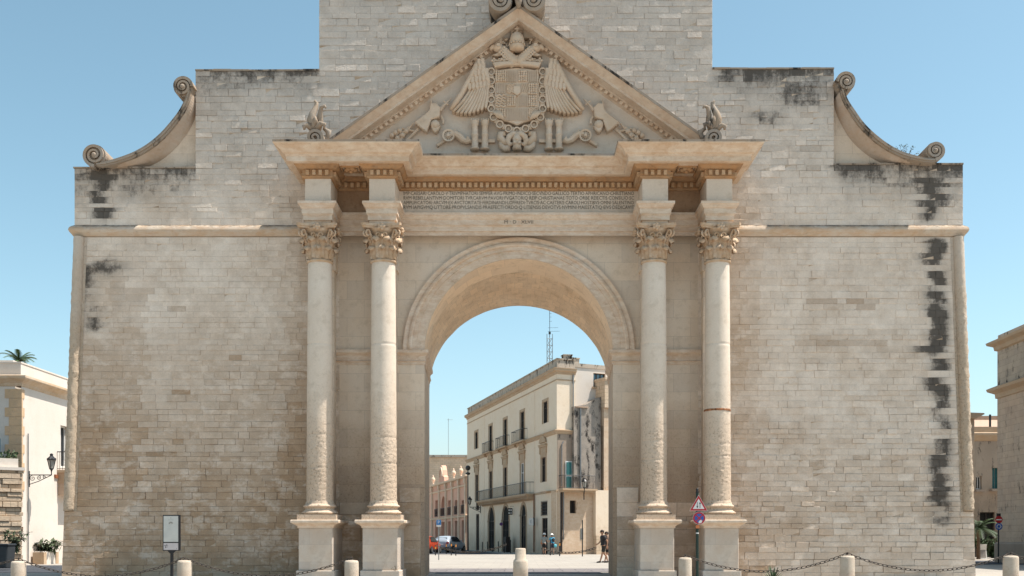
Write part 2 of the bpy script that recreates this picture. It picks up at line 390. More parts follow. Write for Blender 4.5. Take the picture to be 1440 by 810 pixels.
def const(v): return lambda z: v
XP = 6.0     # wing facing runs in behind the outer columns
bl = Blocks()
bl.fill(lambda z: -xe(z)+.42, const(-XP), 2.2, ZS0, 0, 1)
bl.fill(lambda z: -xe(z), const(-XP), 0.0, 2.2, 0, 11)
bl.fill(const(-HT), const(-XP), ZS1, ZL, 0, 2)
bl.fill(const(XL2), const(-XP), ZL, ZL2, 0, 3)
bl.build('left_wing_facing', M['blocks'], gate).name = 'wing_facing'
bl = Blocks()
bl.fill(const(XP), lambda z: xe(z)-.42, 2.2, ZS0, 0, 4)
bl.fill(const(XP), lambda z: xe(z), 0.0, 2.2, 0, 14)
bl.fill(const(XP), const(HT), ZS1, ZR, 0, 5)
bl.fill(const(XP), const(XR2), ZR, ZR2, 0, 6)
bl.build('wing_facing', M['blocks'], gate)
bl = Blocks()
bl.fill(const(-XP), const(XP), 13.5, ZL2, 0, 21, .2)
bl.fill(const(XL3), const(XR3), ZL2+.001, ZC, 0, 7, .22, .34, .85)
bl.build('attic_facing', M['blocks'], gate)
# bands beside the corner rolls
for sx in (-1, 1):
    b = MB()
    n = 30
    for i in range(n):
        z0 = 2.2+(ZS0-2.2)*i/n; z1 = 2.2+(ZS0-2.2)*(i+1)/n - .008
        a0, a1 = xe(z0), xe(z1)
        vs = [(sx*(a0-.42), -.012, z0), (sx*(a0-.14), -.012, z0), (sx*(a1-.14), -.012, z1), (sx*(a1-.42), -.012, z1)]
        if sx < 0: vs = vs[::-1]
        b.quad(*vs)
    b.build('edge_band', M['roll'], gate)
    # eroded corner roll
    r = MB(); r.smooth = True; nn = 120; sg = 18; vs = []
    for i in range(nn+1):
        z = 2.22+(ZS0-2.22)*i/nn
        for k in range(sg):
            t = 2*math.pi*k/sg; q = Vector((sx*5+math.cos(t)*1.4, math.sin(t)*1.4, z*4))
            er = noise.noise(q*1.7)*.035 + noise.noise(q*4)*.02
            er *= 1.0 if z < 9.5 else .4
            rr = .175 + er
            vs.append((sx*(xe(z)-.16)+rr*math.cos(t), -.02+rr*math.sin(t), z))
    r.add(vs, [(i*sg+k, i*sg+(k+1)%sg, (i+1)*sg+(k+1)%sg, (i+1)*sg+k) for i in range(nn) for k in range(sg)] + [tuple(range(sg))[::-1]])
    r.build('corner_roll', M['roll'], gate)
# core of the walls behind the facing
b = MB()
y0 = .0
b.prism([(-HB,0),(-3.42,0),(-3.42,7.0),(-4.2,7.0),(-4.2,ZL2-.01),(XL2,ZL2-.01),(XL2,ZL-.01),(-HT,ZL-.01),(-HT,ZS0)], .003, DEP)
b.prism([(HB,0),(3.42,0),(3.42,7.0),(4.2,7.0),(4.2,ZR2-.01),(XR2,ZR2-.01),(XR2,ZR-.01),(HT,ZR-.01),(HT,ZS0)], .003, DEP)
b.prism([(XL3,ZL2),(XR3,ZL2),(XR3,ZC),(XL3,ZC)], .003, DEP-.4)
b.box(-4.2, 4.2, .003, DEP, 11.4, ZL2-.01)
b.build('wall_core', M['body'], gate)
# coping lips
for (a, c, z) in ((-HT, XL2, ZL), (XL2, XL3, ZL2), (XR3, XR2, ZR2), (XR2, HT, ZR)):
    b = MB()
    for i in range(int((c-a)/.6)+1):
        x0 = a+i*.6; x1 = min(c, x0+.594)
        if x1-x0 > .05: b.box(x0-(.03 if i == 0 and a < -14 else 0), x1, -.05+random.uniform(-.01,.01), DEP+.03, z, z+.05+random.uniform(-.008,.012))
    b.build('coping', M['scroll'], gate)
# smooth wall of the central bay with the arch
NA = 48
angs = [math.pi*i/NA for i in range(NA+1)]
def rect_hit(t, hw, zt):
    dx, dz = math.cos(t), math.sin(t)
    k = min(hw/abs(dx) if abs(dx) > 1e-6 else 1e9, (zt-VZ)/dz if dz > 1e-6 else 1e9)
    return (dx*k, VZ+dz*k)
b = MB(); HW = 6.05; ZT = 13.6
al = [math.atan2(ZT-VZ, HW)]; al.append(math.pi-al[0])
aa = sorted(angs+al)
for i in range(len(aa)-1):
    t0, t1 = aa[i], aa[i+1]
    p0 = (VR*math.cos(t0), VZ+VR*math.sin(t0)); p1 = (VR*math.cos(t1), VZ+VR*math.sin(t1)); q0 = rect_hit(t0, HW, ZT); q1 = rect_hit(t1, HW, ZT)
    b.quad((q0[0],-.004,q0[1]), (p0[0],-.004,p0[1]), (p1[0],-.004,p1[1]), (q1[0],-.004,q1[1]))
b.build('arch_bay_wall', M['smooth'], gate)
for sx in (-1, 1):
    b = MB()
    for xa, xb, z in ((VR, 4.0, 3.0), (4.0, HW, 2.5)):
        vs = [(sx*xa,-.004,z),(sx*xb,-.004,z),(sx*xb,-.004,VZ),(sx*xa,-.004,VZ)]
        b.quad(*(vs if sx > 0 else vs[::-1]))
    b.build('pier_wall', M['smooth'], gate)
# lower courses of the bays (replacement ashlar)
for sx in (-1, 1):
    b = Blocks(); q = (lambda a, c: (const(-c), const(-a)) if sx < 0 else (const(a), const(c)))
    b.fill(*q(VR+.13, 6.0), 0.0, 2.5, -.006, 31+sx, .42, .6, 1.1)
    b.fill(*q(VR+.13, 4.0), 2.5, 3.0, -.006, 33+sx, .4, .4, .9)
    b.build('base_course_facing', M['blocks'], gate)
# jambs, front ring soffit and deep vault (splays towards the back)
def prof(y):
    k = y/DEP; hw = VR + (3.37-VR)*k; cz = VZ + (6.92-VZ)*k; rz = VR + (3.13-VR)*k
    return hw, cz, rz
def soff(y0, y1, n, name, mat, zoff=0):
    b = MB(); b.smooth = False
    for i in range(n):
        a, c = y0+(y1-y0)*i/n, y0+(y1-y0)*(i+1)/n
        for j in range(NA):
            t0, t1 = angs[j], angs[j+1]
            def P(y, t):
                hw, cz, rz = prof(y); r = 1.0
                if zoff: r = 1 + zoff*noise.noise(Vector((t*6, y*3, 1)))
                return (hw*math.cos(t)*r, y, cz+rz*math.sin(t)*r)
            b.quad(P(a,t0), P(c,t0), P(c,t1), P(a,t1))
    return b.build(name, mat, gate)
soff(-.004, 1.25, 3, 'arch_soffit', M['soffit'])
soff(1.25, DEP, 8, 'vault', M['vault'], .006)
for sx in (-1, 1):
    b = MB()
    for y0, y1 in ((.14, 1.2), (1.2, 2.9), (2.9, DEP)):
        h0, c0, _ = prof(y0); h1, c1, _ = prof(y1)
        vs = [(sx*h0, y0, 0), (sx*h1, y1, 0), (sx*h1, y1, c1), (sx*h0, y0, c0)]
        b.quad(*(vs if sx < 0 else vs[::-1]))
    vs = [(sx*(VR+.13), -.006, 0), (sx*prof(.14)[0], .14, 0), (sx*prof(.14)[0], .14, 7.1), (sx*(VR+.13), -.006, 7.1)]
    b.quad(*(vs if sx < 0 else vs[::-1]))
    b.build('jamb', M['jambw'], gate)
# infill above the back of the vault
b = MB()
for j in range(NA):
    t0, t1 = angs[j], angs[j+1]; hw, cz, rz = prof(DEP)
    b.quad((hw*math.cos(t1), DEP, cz+rz*math.sin(t1)), (hw*math.cos(t0), DEP, cz+rz*math.sin(t0)), (4.2*math.cos(t0), DEP, cz+5*math.sin(t0)), (4.2*math.cos(t1), DEP, cz+5*math.sin(t1)))
b.build('rear_spandrel', M['body'], gate)
# archivolt: moulded ring
b = MB()
ring = [(VR-.0, -.006), (VR, -.05), (VR+.26, -.05), (VR+.265, -.085), (VR+.40, -.085), (VR+.41, -.13), (VR+.46, -.16), (VR+.53, -.145), (VR+.56, -.10), (VR+.60, -.10), (VR+.68, -.13), (VR+.715, -.13), (VR+.715, -.005)]
k = len(ring); vs = []; NB = 72
for i in range(NB+1):
    t = math.pi*i/NB
    for r, y in ring: vs.append((r*math.cos(t), y, VZ+.1+r*math.sin(t)*(1-.1/VR if True else 1)))
b.add(vs, [(i*k+j, i*k+j+1, (i+1)*k+j+1, (i+1)*k+j) for i in range(NB) for j in range(k-1)])
b.build('archivolt', M['trim'], gate)
# imposts
imp = [(0, 7.12), (.03, 7.12), (.03, 7.19), (.07, 7.22), (.03, 7.26), (.03, 7.40), (.06, 7.44), (.13, 7.50), (.13, 7.60), (0, 7.61)]
for pth in ([(-4.08, 0), (-VR, 0), (-prof(DEP)[0], DEP)], [(prof(DEP)[0], DEP), (VR, 0), (4.08, 0)], [(-6.1, 0), (-4.65, 0)], [(4.65, 0), (6.1, 0)]):
    b = MB(); b.sweep(pth, imp); b.build('impost', M['trim'], gate)
# string course
st = [(0, ZS0+.03), (.04, ZS0+.03), (.07, ZS0+.08), (.13, ZS0+.15), (.16, ZS0+.22), (.14, ZS0+.29), (.10, ZS0+.34), (.0, ZS0+.41)]
for pth in ([(-HT, 4.6), (-HT, 0), (-6.7, 0)], [(6.7, 0), (HT, 0), (HT, 4.6)]):
    b = MB(); b.sweep(pth, st); b.build('string_course', M['string'], gate)

# ---- columns, pedestals
def torus_prof(r0, z0, h, bulge): return [(r0+bulge*math.sin(math.pi*i/8), z0+h*i/8) for i in range(9)]
def capital_mesh():
    b = MB(); b.smooth = True
    H = 1.17
    b.lathe([(.385,0),(.42,.02),(.43,.05),(.42,.08),(.385,.10),(.38,.3),(.40,.7),(.45,.9),(.56,1.02),(.56,1.04)], seg=32, cap=False)
    def leaf(ang, z0, h, w, out, r0, curl):
        n, m = 12, 6; vs = []
        for i in range(n+1):
            u = i/n
            if u < .72: z = z0+h*u/.72; r = r0+out*(u/.72)**3*.45
            else:
                q = (u-.72)/.28; z = z0+h - curl*.75*math.sin(q*math.pi*.62)*q; r = r0+out*.45+out*.75*math.sin(q*math.pi/2)
                z += .02*math.sin(q*math.pi)
            ww = w*(.62+.5*math.sin(u*math.pi*.9))*(1+.22*math.sin(u*22)) * (1 if u < .85 else (1-(u-.85)/.15*.6))
            for j in range(m+1):
                v = j/m*2-1
                rr = r + .035*(1-abs(v)) - .05*v*v + .018*math.cos(v*9)*u
                a = ang + v*ww/ r0 * .5
                vs.append((rr*math.cos(a), rr*math.sin(a), z-.05*abs(v)*u))
        b.add(vs, [(i*(m+1)+j, i*(m+1)+j+1, (i+1)*(m+1)+j+1, (i+1)*(m+1)+j) for i in range(n) for j in range(m)])
    for k in range(8): leaf(2*math.pi*k/8, .10, .40, .26, .15, .40, .16)
    for k in range(8): leaf(2*math.pi*(k+.5)/8, .12, .66, .28, .20, .405, .18)
    for k in range(8): leaf(2*math.pi*(k+.0)/8+.0, .4, .46, .18, .12, .42, .14)
    for k in range(4):
        a = math.pi/4+math.pi/2*k
        for off in (-.12, .12):
            pts = []; rad = []
            for i in range(26):
                u = i/25; 
                if u < .4: q = u/.4; r = .45+.17*q; z = .62+.30*q; 
                else:
                    q = (u-.4)/.6; th = math.pi/2 - q*3.6*math.pi/2*1.6; rr = .105*(1-q*.82); r = .66+rr*math.cos(th); z = .87+rr*math.sin(th)
                aa_ = a + off*(1-u*.9)*1.4
                pts.append((r*math.cos(aa_), r*math.sin(aa_), z)); rad.append(.042-.016*u)
            b.tube(pts, rad, 7)
        # inner helices + flower
        am = math.pi/2*k
        for sg in (-1, 1):
            pts = []
            for i in range(18):
                q = i/17; th = -q*2.2*math.pi+math.pi; rr = .085*(1-.75*q)
                off = sg*(.12 + rr*math.cos(th)); zz = .80+rr*math.sin(th)
                pts.append((.52*math.cos(am)-off*math.sin(am), .52*math.sin(am)+off*math.cos(am), zz))
            b.tube(pts, .026, 6)
        for q in range(5):
            w = 2*math.pi*q/5; rr = .075
            b.sphere((.60*math.cos(am)-rr*math.cos(w)*math.sin(am), .60*math.sin(am)+rr*math.cos(w)*math.cos(am), 1.06+rr*math.sin(w)), .058, 8, 6)
        b.sphere((.63*math.cos(am), .63*math.sin(am), 1.06), .05, 8, 6)
    b.smooth = False
    # abacus with horned corners
    pl = []
    for k in range(4):
        a = math.pi/4+math.pi/2*k; a2 = a+math.pi/2; c0 = Vector((math.cos(a), math.sin(a)))*.98; c1 = Vector((math.cos(a2), math.sin(a2)))*.98
        tdir = (c1-c0).normalized(); nd = Vector((tdir.y, -tdir.x))
        for i in range(9):
            u = i/8*.84+.08; p = c0.lerp(c1, u); p = p - nd*(.20*math.sin(math.pi*u)); pl.append(p)
    n = len(pl)
    for (z0, z1, s0, s1) in ((1.03, 1.09, .93, .96), (1.09, 1.17, 1.0, 1.0)):
        vs = [(p.x*s0, p.y*s0, z0) for p in pl] + [(p.x*s1, p.y*s1, z1) for p in pl]
        b.add(vs, [(i, (i+1)%n, n+(i+1)%n, n+i) for i in range(n)] + [tuple(range(n))[::-1], tuple(range(n, 2*n))])
    return b
ZB, ZP = 2.44, 1.90       # shaft foot, pedestal top (camera-calibrated)
d_c = D0+CY
ZB = Z(708, d_c); ZPL = Z(724, d_c); ZP = Z(731, d_c-.6); ZPC = Z(742, 35.0); ZPD = Z(802, 35.1)
ZCB = Z(371, d_c); ZCT = Z(316, D0+YF)
ZAR = Z(283, 35.15); ZFR = Z(251, D0+YF)
capm = None
for idx, cx in enumerate((-PX[0], -PX[1], PX[1], PX[0])):
    c = bpy.data.objects.new('column', None); col.objects.link(c); c.parent = gate; c.location = (cx, CY, 0); c.empty_display_size = .2
    b = MB(); b.smooth = True; sg = 72; nn = 230; vs = []; zmid = ZB + (ZCB-ZB)*(.30 if idx != 2 else .36)
    for i in range(nn+1):
        u = i/nn; z = ZB+(ZCB-ZB)*u; r = .425-.045*u**1.6
        if i in (0, 1): r += .03
        drum = min(abs(z-q) for q in (ZB+1.15+.12*idx, ZB+2.2-.1*idx, ZB+5.1))
        gr = .022*max(0, 1-drum/.03)
        for k in range(sg):
            t = 2*math.pi*k/sg; q = Vector((r*math.cos(t)*3+idx*7, r*math.sin(t)*3, z*3))
            w = max(0, min(1, (zmid-z)/.5+.25*noise.noise(q*.5)))*(1 if z > ZB+.12 else 0)
            er = w*(noise.noise(q*5)*.012 + noise.noise(q*13)*.013) + noise.noise(q*.8)*.003
            vs.append(((r-gr+er)*math.cos(t), (r-gr+er)*math.sin(t), z))
    b.add(vs, [(i*sg+k, i*sg+(k+1)%sg, (i+1)*sg+(k+1)%sg, (i+1)*sg+k) for i in range(nn) for k in range(sg)])
    #zi = int(nn*(zmid-ZB)/(ZCB-ZB)); b.mi = [1 if (f // sg) < zi + int(4*noise.noise(Vector(((f % sg)*.12, idx*9, 0)))) else 0 for f in range(nn*sg)]
    b.build('shaft', M['shaft'], c)
    if idx == 3: b = MB(); b.lathe([(.418,0),(.432,.015),(.430,.045),(.418,.07)], (0,0,Z(579, d_c)), 40, fn=lambda r, z, t: r+.006*math.sin(t*7)); b.build('rust_band', M['rustline'], c)
    if capm is None:
        cm = capital_mesh(); o = cm.build('capital', M['capital'], c); capm = o.data
    else:
        o = bpy.data.objects.new('capital', capm); col.objects.link(o); o.parent = c
    o.location = (0, 0, ZCB-.02); o.rotation_euler = (0, 0, 0)
    o.scale = (1, 1, (ZCT-ZCB+.02)/1.17)
    b = MB(); b.smooth = True; zz = ZPL; hh = ZB-ZPL
    b.lathe([(.3,zz)] + torus_prof(.50, zz, hh*.34, .085) + [(.50,zz+hh*.36),(.475,zz+hh*.42),(.455,zz+hh*.52),(.47,zz+hh*.6)] + torus_prof(.475, zz+hh*.6, hh*.28, .055) + [(.46,zz+hh*.90),(.46,zz+hh),(.42,zz+hh+.02)], seg=48)
    b.smooth = False; b.box(-.62, .62, -.60, .60, ZP, ZPL)
    b.build('base', M['shaft'], c)
    # pilaster respond behind the shaft
    b = MB(); b.box(-.30, .30, .95, 1.36, ZB, ZCB); b.box(-.36, .36, .9, 1.36, ZPL, ZB-.12); b.box(-.33, .33, .93, 1.36, ZB-.12, ZB); b.box(-.36, .36, .85, 1.36, ZCB, ZCT-.02)
    b.build('pilaster', M['smooth'], c)
    # pedestal
    p = bpy.data.objects.new('pedestal', None); col.objects.link(p); p.parent = gate; p.location = (cx + (-.04 if cx < 0 else .04)*1.0, 0, 0); p.empty_display_size = .2
    b = MB(); hw = .54 if idx != 1 else .56
    b.prism([(-hw,ZPD),(hw,ZPD),(hw,ZPC),(-hw,ZPC)], -1.9, -.004, .02); b.build('die', M['ped'], p)
    b = MB(); b.sweep([(-hw,0),(-hw,-1.9),(hw,-1.9),(hw,0)], [(0,ZPC-.01),(.03,ZPC-.01),(.04,ZPC+.05),(.09,ZPC+.09),(.17,ZPC+.13),(.22,ZPC+.16),(.22,ZP-.02),(.20,ZP)]); b.box(-hw-.2, hw+.2, -2.1, 0, ZP-.01, ZP-.001)
    b.build('cap_moulding', M['trim'], p)
    b = MB(); b.box(-hw-.07, hw+.07, -1.98, 0, 0, ZPD-.005); b.build('plinth', M['ped'], p, bevel=.02)
# cap moulding carried along the recess between the pedestals
b = MB()
cp = [(0,ZPC),(.04,ZPC+.04),(.10,ZPC+.12),(.10,ZP-.02),(0,ZP)]
b.sweep([(-5.85,0),(-4.95,0)], cp); b.build('dado_moulding', M['trim'], gate)
b = MB(); b.sweep([(4.95,0),(5.85,0)], cp); b.build('dado_moulding', M['trim'], gate)

# ---- entablature
H_ = .41
ins = []
def path_full(half=H_):
    p = [(-PX[0]-half, 0)]
    for x in (-PX[0], -PX[1]):
        p += [(x-half, YF), (x+half, YF), (x+half, YC)]
        if x == -PX[0]: p += [(-PX[1]-half, YC)]
    q = [(-a, y) for a, y in p[::-1]]
    return p + q
pf = path_full()
arch_prof = [(-.02, ZCT), (0, ZCT), (0, ZCT+.13), (.045, ZCT+.135), (.045, ZCT+.28), (.065, ZCT+.30), (.065, ZCT+.325), (.09, ZCT+.33), (.09, ZCT+.50), (.12, ZCT+.52), (.17, ZAR-.10), (.20, ZAR-.08), (.20, ZAR), (-.02, ZAR+.01)]
b = MB(); b.sweep(pf, arch_prof); 
for s in (-1, 1):
    for x in PX: b.box(s*x-H_+.01, s*x+H_-.01, YF+.01, 0, ZCT+.001, ZCT+.03)
b.build('architrave', M['trim'], gate)
b = MB(); b.sweep(pf, [(0, ZAR), (0, ZFR+.02)])
b.build('frieze', M['frieze'], gate)
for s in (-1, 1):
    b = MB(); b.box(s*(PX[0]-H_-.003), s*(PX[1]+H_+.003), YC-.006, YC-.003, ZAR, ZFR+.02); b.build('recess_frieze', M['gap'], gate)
ZD0, ZD1, ZSF, ZK = ZFR+.06, ZFR+.25, ZFR+.38, Z(197, 34.45)
b = MB(); b.sweep(pf, [(0, ZFR-.01), (.05, ZFR), (.09, ZD0), (.07, ZD0+.01), (.07, ZD1), (.17, ZD1+.01), (.20, ZD1+.02), (.28, ZSF-.04), (.30, ZSF), (.30, ZSF+.03)])
b.cur = 1
# dentils along every run that faces out
def run(x0, y0_, x1, y1_):
    L = math.hypot(x1-x0, y1_-y0_); n = max(1, int(L/.185)); dx, dy = (x1-x0)/L, (y1_-y0_)/L; nx, ny = dy, -dx
    for i in range(n):
        s = (i+.5)*L/n; cx, cy = x0+dx*s, y0_+dy*s
        Mx = Matrix(((dx, -nx, 0, cx), (dy, -ny, 0, cy), (0, 0, 1, 0), (0, 0, 0, 1)))
        b.box(-.052, .052, -.16, -.06, ZD0+.02, ZD1-.02, Mx)
for i in range(len(pf)-1):
    (xa, ya), (xb, yb) = pf[i], pf[i+1]
    if xa == xb and ya > yb and i > 0: run(xa, ya-.1, xb, yb) if abs(yb-ya) > .3 else None
    elif ya == yb: run(xa, ya, xb, yb)
    else: run(xa, ya, xb, yb+.1)
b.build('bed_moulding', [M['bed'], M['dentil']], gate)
pc = [(-PX[0]-H_, 0), (-PX[0]-H_, YF), (-PX[1]+H_, YF), (-PX[1]+H_, YC)]; pc = pc + [(-x, y) for x, y in pc[::-1]]
b = MB(); b.sweep(pc, [(.0, ZSF), (.46, ZSF), (.50, ZSF+.01), (.50, ZSF+.17), (.52, ZSF+.18), (.53, ZSF+.22), (.60, ZSF+.25), (.66, ZSF+.34), (.76, ZSF+.42), (.83, ZK-.09), (.85, ZK-.07), (.85, ZK)])
b.cur = 1; b.sweep(pc, [(.84, ZK-.045), (.858, ZK-.045), (.858, ZK+.02), (.8, ZK+.022)])
b.build('corona', [M['cornice'], M['scroll']], gate)
for s in (-1, 1):   # top slabs and the soffits between the paired columns
    b = MB()
    b.box(s*(PX[0]+H_+.84), s*(PX[1]-H_-.84), YF-.84, .0, ZK-.05, ZK+.012)
    b.box(s*(PX[0]+H_-.02), s*(PX[1]-H_+.02), YF+.02, -.0, ZSF+.01, ZSF+.2)
    b.build('cornice_top', M['cornice'], gate)
b = MB(); b.box(-4.0, 4.0, YC-.84, 0, ZK-.05, ZK+.008)
b.build('cornice_top', M['cornice'], gate)
# rosette panels in the soffits
for s in (-1, 1):
    cx = s*(PX[0]+PX[1])/2; cy = -1.5
    b = MB(); b.smooth = True
    for q in range(6):
        w = q*math.pi/3; b.sphere((cx+.13*math.cos(w), cy+.13*math.sin(w), ZSF-.03), .1, 8, 6, (1,1,.7))
    b.sphere((cx, cy, ZSF-.08), .07, 8, 6); b.smooth = False
    b.box(cx-.30, cx+.30, cy-.30, cy-.26, ZSF-.05, ZSF+.01); b.box(cx-.30, cx+.30, cy+.26, cy+.30, ZSF-.05, ZSF+.01); b.box(cx-.30, cx-.26, cy-.26, cy+.26, ZSF-.05, ZSF+.01); b.box(cx+.26, cx+.30, cy-.26, cy+.26, ZSF-.05, ZSF+.01)
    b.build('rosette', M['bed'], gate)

# ---- inscription
def text_mesh(txt, size, width=None, depth=.0, align='CENTER'):
    cu = bpy.data.curves.new('t', 'FONT'); cu.body = txt; cu.size = size; cu.align_x = align; cu.align_y = 'CENTER'; cu.extrude = depth; cu.resolution_u = 2
    o = bpy.data.objects.new('t', cu); col.objects.link(o); bpy.context.view_layer.update()
    dg = bpy.context.evaluated_depsgraph_get(); me = bpy.data.meshes.new_from_object(o.evaluated_get(dg))
    bpy.data.objects.remove(o)
    if width:
        xs = [v.co.x for v in me.vertices]; k = width/(max(xs)-min(xs)); 
        for v in me.vertices: v.co.x *= k
    return me
def put_text(name, txt, size, loc, mat, parent, width=None, depth=.004, rot=(R(90), 0, 0), thin=0):
    me = text_mesh(txt, size, width, depth); me.materials.append(mat); o = bpy.data.objects.new(name, me); col.objects.link(o)
    o.parent = parent; o.location = loc; o.rotation_euler = rot; return o
dF = D0+YC
lines = ['IMP·CAESARI·CAROLO·V·TRIVMPHATORI·SEMPER·AVG·PRIMO·INDICO·SECVNDO·GALLICO·TERTIO·APHRICANO·CHRISTIANO',
         'RVM·REBELLANTIVM·DOMITORI·TVRCARVM·PAVORI·FVGATORIQ·REIP·CHRISTIANAE·TOTO·ORBE·REIECTIS·CONSILIO·SC',
         'AMPLIFICATORI·ARCVM·EX·AVCTORITATE·FERDINANDI·LOFFREDI·TVRCIS·AC·CAETERIS·CAROLI·HOSTIBVS·OMNI·SALENTINO',
         'RVM·IAPIGVMQ·LITTORE·PROPVLSANDIS·PRAEFECTI·ORDO·Q·LITIENSIS·DEVOTVS·NVMINI·MAIESTATIQ·EIVS·DEDICAVIT']
for k, ln in enumerate(lines):
    put_text('inscription', ln, .165, (0, YC-.004, Z(272.2+6.5*k, dF)), M['letters'], gate, width=7.62)
put_text('date_inscription', 'M · D · XLVII', .15, (0, YC-.095, Z(313.5, dF)), M['letters'], gate, width=.95)
# ================================================================== PEDIMENT AND CARVING
ZA = Z(7, 35.7); SL = .709
pr = [(-.44,0),(.85,0),(.84,.06),(.78,.10),(.70,.17),(.62,.24),(.58,.27),(.58,.36),(.20,.39),(.19,.42),(.12,.44),(.09,.44),(.09,.56),(.06,.58),(.02,.60),(0,.62)]
for s in (-1, 1):
    b = MB(); vs = []
    for p, h in pr:
        y = YC-p; zt = ZA-h; xb = (zt-ZK)/SL
        vs.append((0, y, zt)); vs.append((s*xb, y, ZK+.005))
    n = len(pr); fs = [(2*i, 2*i+1, 2*i+3, 2*i+2) for i in range(n-1)]
    if s > 0: fs = [f[::-1] for f in fs]
    b.add(vs, fs)
    b.cur = 1; e_ = []
    for p, h in ((.845,.075),(.86,.075),(.86,-.02),(.3,-.03)): zt = ZA-h; e_ += [(0, YC-p, zt), (s*(zt-ZK)/SL, YC-p, ZK+.005)]
    b.add(e_, [f if s < 0 else f[::-1] for f in [(0,1,3,2),(2,3,5,4),(4,5,7,6)]])
    b.build('raking_cornice', [M['rake'], M['scroll']], gate)
    b = MB(); L = (ZA-.5-ZK)/SL; n = int(L*1.22/.20); ang = math.atan(SL)
    for i in range(1, n-2):
        x = L*(i+.5)/n; z = ZA-.50-SL*x
        Mx = Matrix.Translation((s*x, YC-.13, z)) @ Matrix.Rotation(s*ang, 4, 'Y')
        b.box(-.055, .055, -.06, .06, -.055, .055, Mx)
    b.build('raking_dentils', M['cornice'], gate)
b = MB(); b.add([(-6.6, YC, ZK-.3), (6.6, YC, ZK-.3), (6.6, YC, ZK+.1), (0, YC, ZA-.55), (-6.6, YC, ZK+.1)], [(0,1,2,3,4)])
b.build('tympanum', M['tymp'], gate)

arms = bpy.data.objects.new('carved_arms', None); col.objects.link(arms); arms.parent = gate; arms.location = (0, YC, 0); arms.empty_display_size = .2; arms.scale = (1, 1.2, 1)
dR = D0+YC-.15
def tx(px): return X(px, dR)
def tz(py): return Z(py, dR)
def TP(px, py): return (tx(px)-.0, tz(py))
C0 = 727.0
def mir(pts): return [(2*C0-x, y) for x, y in pts]
def L2(pts, y): return [(tx(a), y, tz(c)) for a, c in pts]
mr = M['relief']
# shield with raised quarterings
sh = [(696,98),(702,100),(712,98.5),(727,97),(742,98.5),(752,100),(758,98),(759,150),(757,163),(748,171),(737,173.5),(727,178),(717,173.5),(706,171),(697,163),(695,150)]
b = MB(); b.prism([TP(*p) for p in sh], -.24, 0, .03); rnd = random.Random(3)
for (x0, x1, y0, y1, kind) in ((697,711,102,118,0),(713,725,102,118,1),(729,741,102,118,0),(743,756,102,118,1),(697,711,120,134,1),(713,724,122,132,2),(731,741,120,132,3),(743,756,120,134,0),(697,711,137,152,2),(713,725,137,152,0),(729,741,137,152,1),(743,756,137,152,0),(699,711,155,167,0),(713,725,155,172,1),(729,741,155,172,1),(743,754,155,167,2)):
    if kind == 1:
        x = x0
        while x < x1: b.box(tx(x), tx(x+1.1), -.275, -.23, tz(y1), tz(y0)); x += 2.4
    elif kind == 2:
        for k in range(5):
            y = y0+(y1-y0)*k/4; b.tube([(tx(x0+(x1-x0)*i/8), -.26, tz(y+1.2*math.sin(i*1.6+k))) for i in range(9)], .035, 5)
    elif kind == 3:
        for k in range(4): b.tube([(tx(x0+k*3), -.25, tz(y1)), (tx(x0+k*3+4), -.25, tz(y0))], .02, 5)
    else:
        y = y0+1.5
        while y < y1:
            x = x0+1.5
            while x < x1:
                b.sphere((tx(x+rnd.uniform(-.3,.3)), -.255, tz(y+rnd.uniform(-.3,.3))), rnd.uniform(.04,.055), 6, 4); x += 3.1
            y += 3.1
b.prism([TP(*p) for p in [(722,124),(732,124),(732,134),(727,138),(722,134)]], -.31, -.2, .015)
b.build('shield', mr, arms)
# open crown over the shield
b = MB()
b.prism([TP(*p) for p in [(693,92),(710,90.5),(727,90),(744,90.5),(761,92),(758,99),(742,96.5),(727,96),(712,96.5),(696,99)]], -.36, -.02, .03)
for x, s_ in ((695,.8),(702,.7),(709,1.1),(718,.7),(727,1.1),(736,.7),(745,1.1),(752,.7),(759,.8)):
    r = .055*s_; z = tz(88.5 if s_ > 1 else 89.5)
    for dx, dz in ((0,.10),(-.075,.03),(.075,.03),(0,0)): b.sphere((tx(x)+dx*s_, -.27, z+dz*s_), r, 8, 6)
b.build('crown', mr, arms)
# two necks and heads
for mm in (0, 1):
    g = (lambda p: p) if not mm else mir
    b = MB(); b.smooth = True
    neck = g([(726,93),(720,86),(713,78),(707,72),(702,69)])
    b.tube([(x, -.17, z) for x, _, z in L2(neck, 0)], [.22,.20,.17,.15,.14], 10)
    hd = g([(701,69)])[0]; b.sphere((tx(hd[0]), -.18, tz(hd[1])), .17, 10, 8, (1.15,.9,.9))
    b.smooth = False
    b.prism([TP(*p) for p in g([(703,66),(698,64.5),(691,66),(688,70),(690,73),(694,71),(700,72.5)])], -.27, -.08, .03)
    b.prism([TP(*p) for p in g([(703,74),(697,78),(692,80),(699,81.5),(708,80),(711,76)])], -.25, -.06, .02)
    for q in ((706,66),(709,62),(713,66),(703,62.5)):
        b.tube([(tx(g([q])[0][0]), -.12, tz(q[1])), (tx(g([(q[0]-1.5, q[1])])[0][0]), -.16, tz(q[1]-4.5))], [.05,.01], 6)
    rnd = random.Random(5)
    for r_ in range(7):
        for c_ in range(4):
            x = 706+r_*2.6+(c_-1.5)*2.2; y = 74+r_*2.4-(c_-1.5)*2.4
            xx = g([(x, y)])[0][0]; b.sphere((tx(xx), -.31, tz(y)), .045, 6, 4, (1,.5,1))
    e = g([(701,68)])[0]; b.lathe([(.03,-.01),(.06,-.02),(.06,.02)], (tx(e[0]), -.34, tz(e[1])), 10, axis='y')
    b.build('eagle_head', mr, arms)
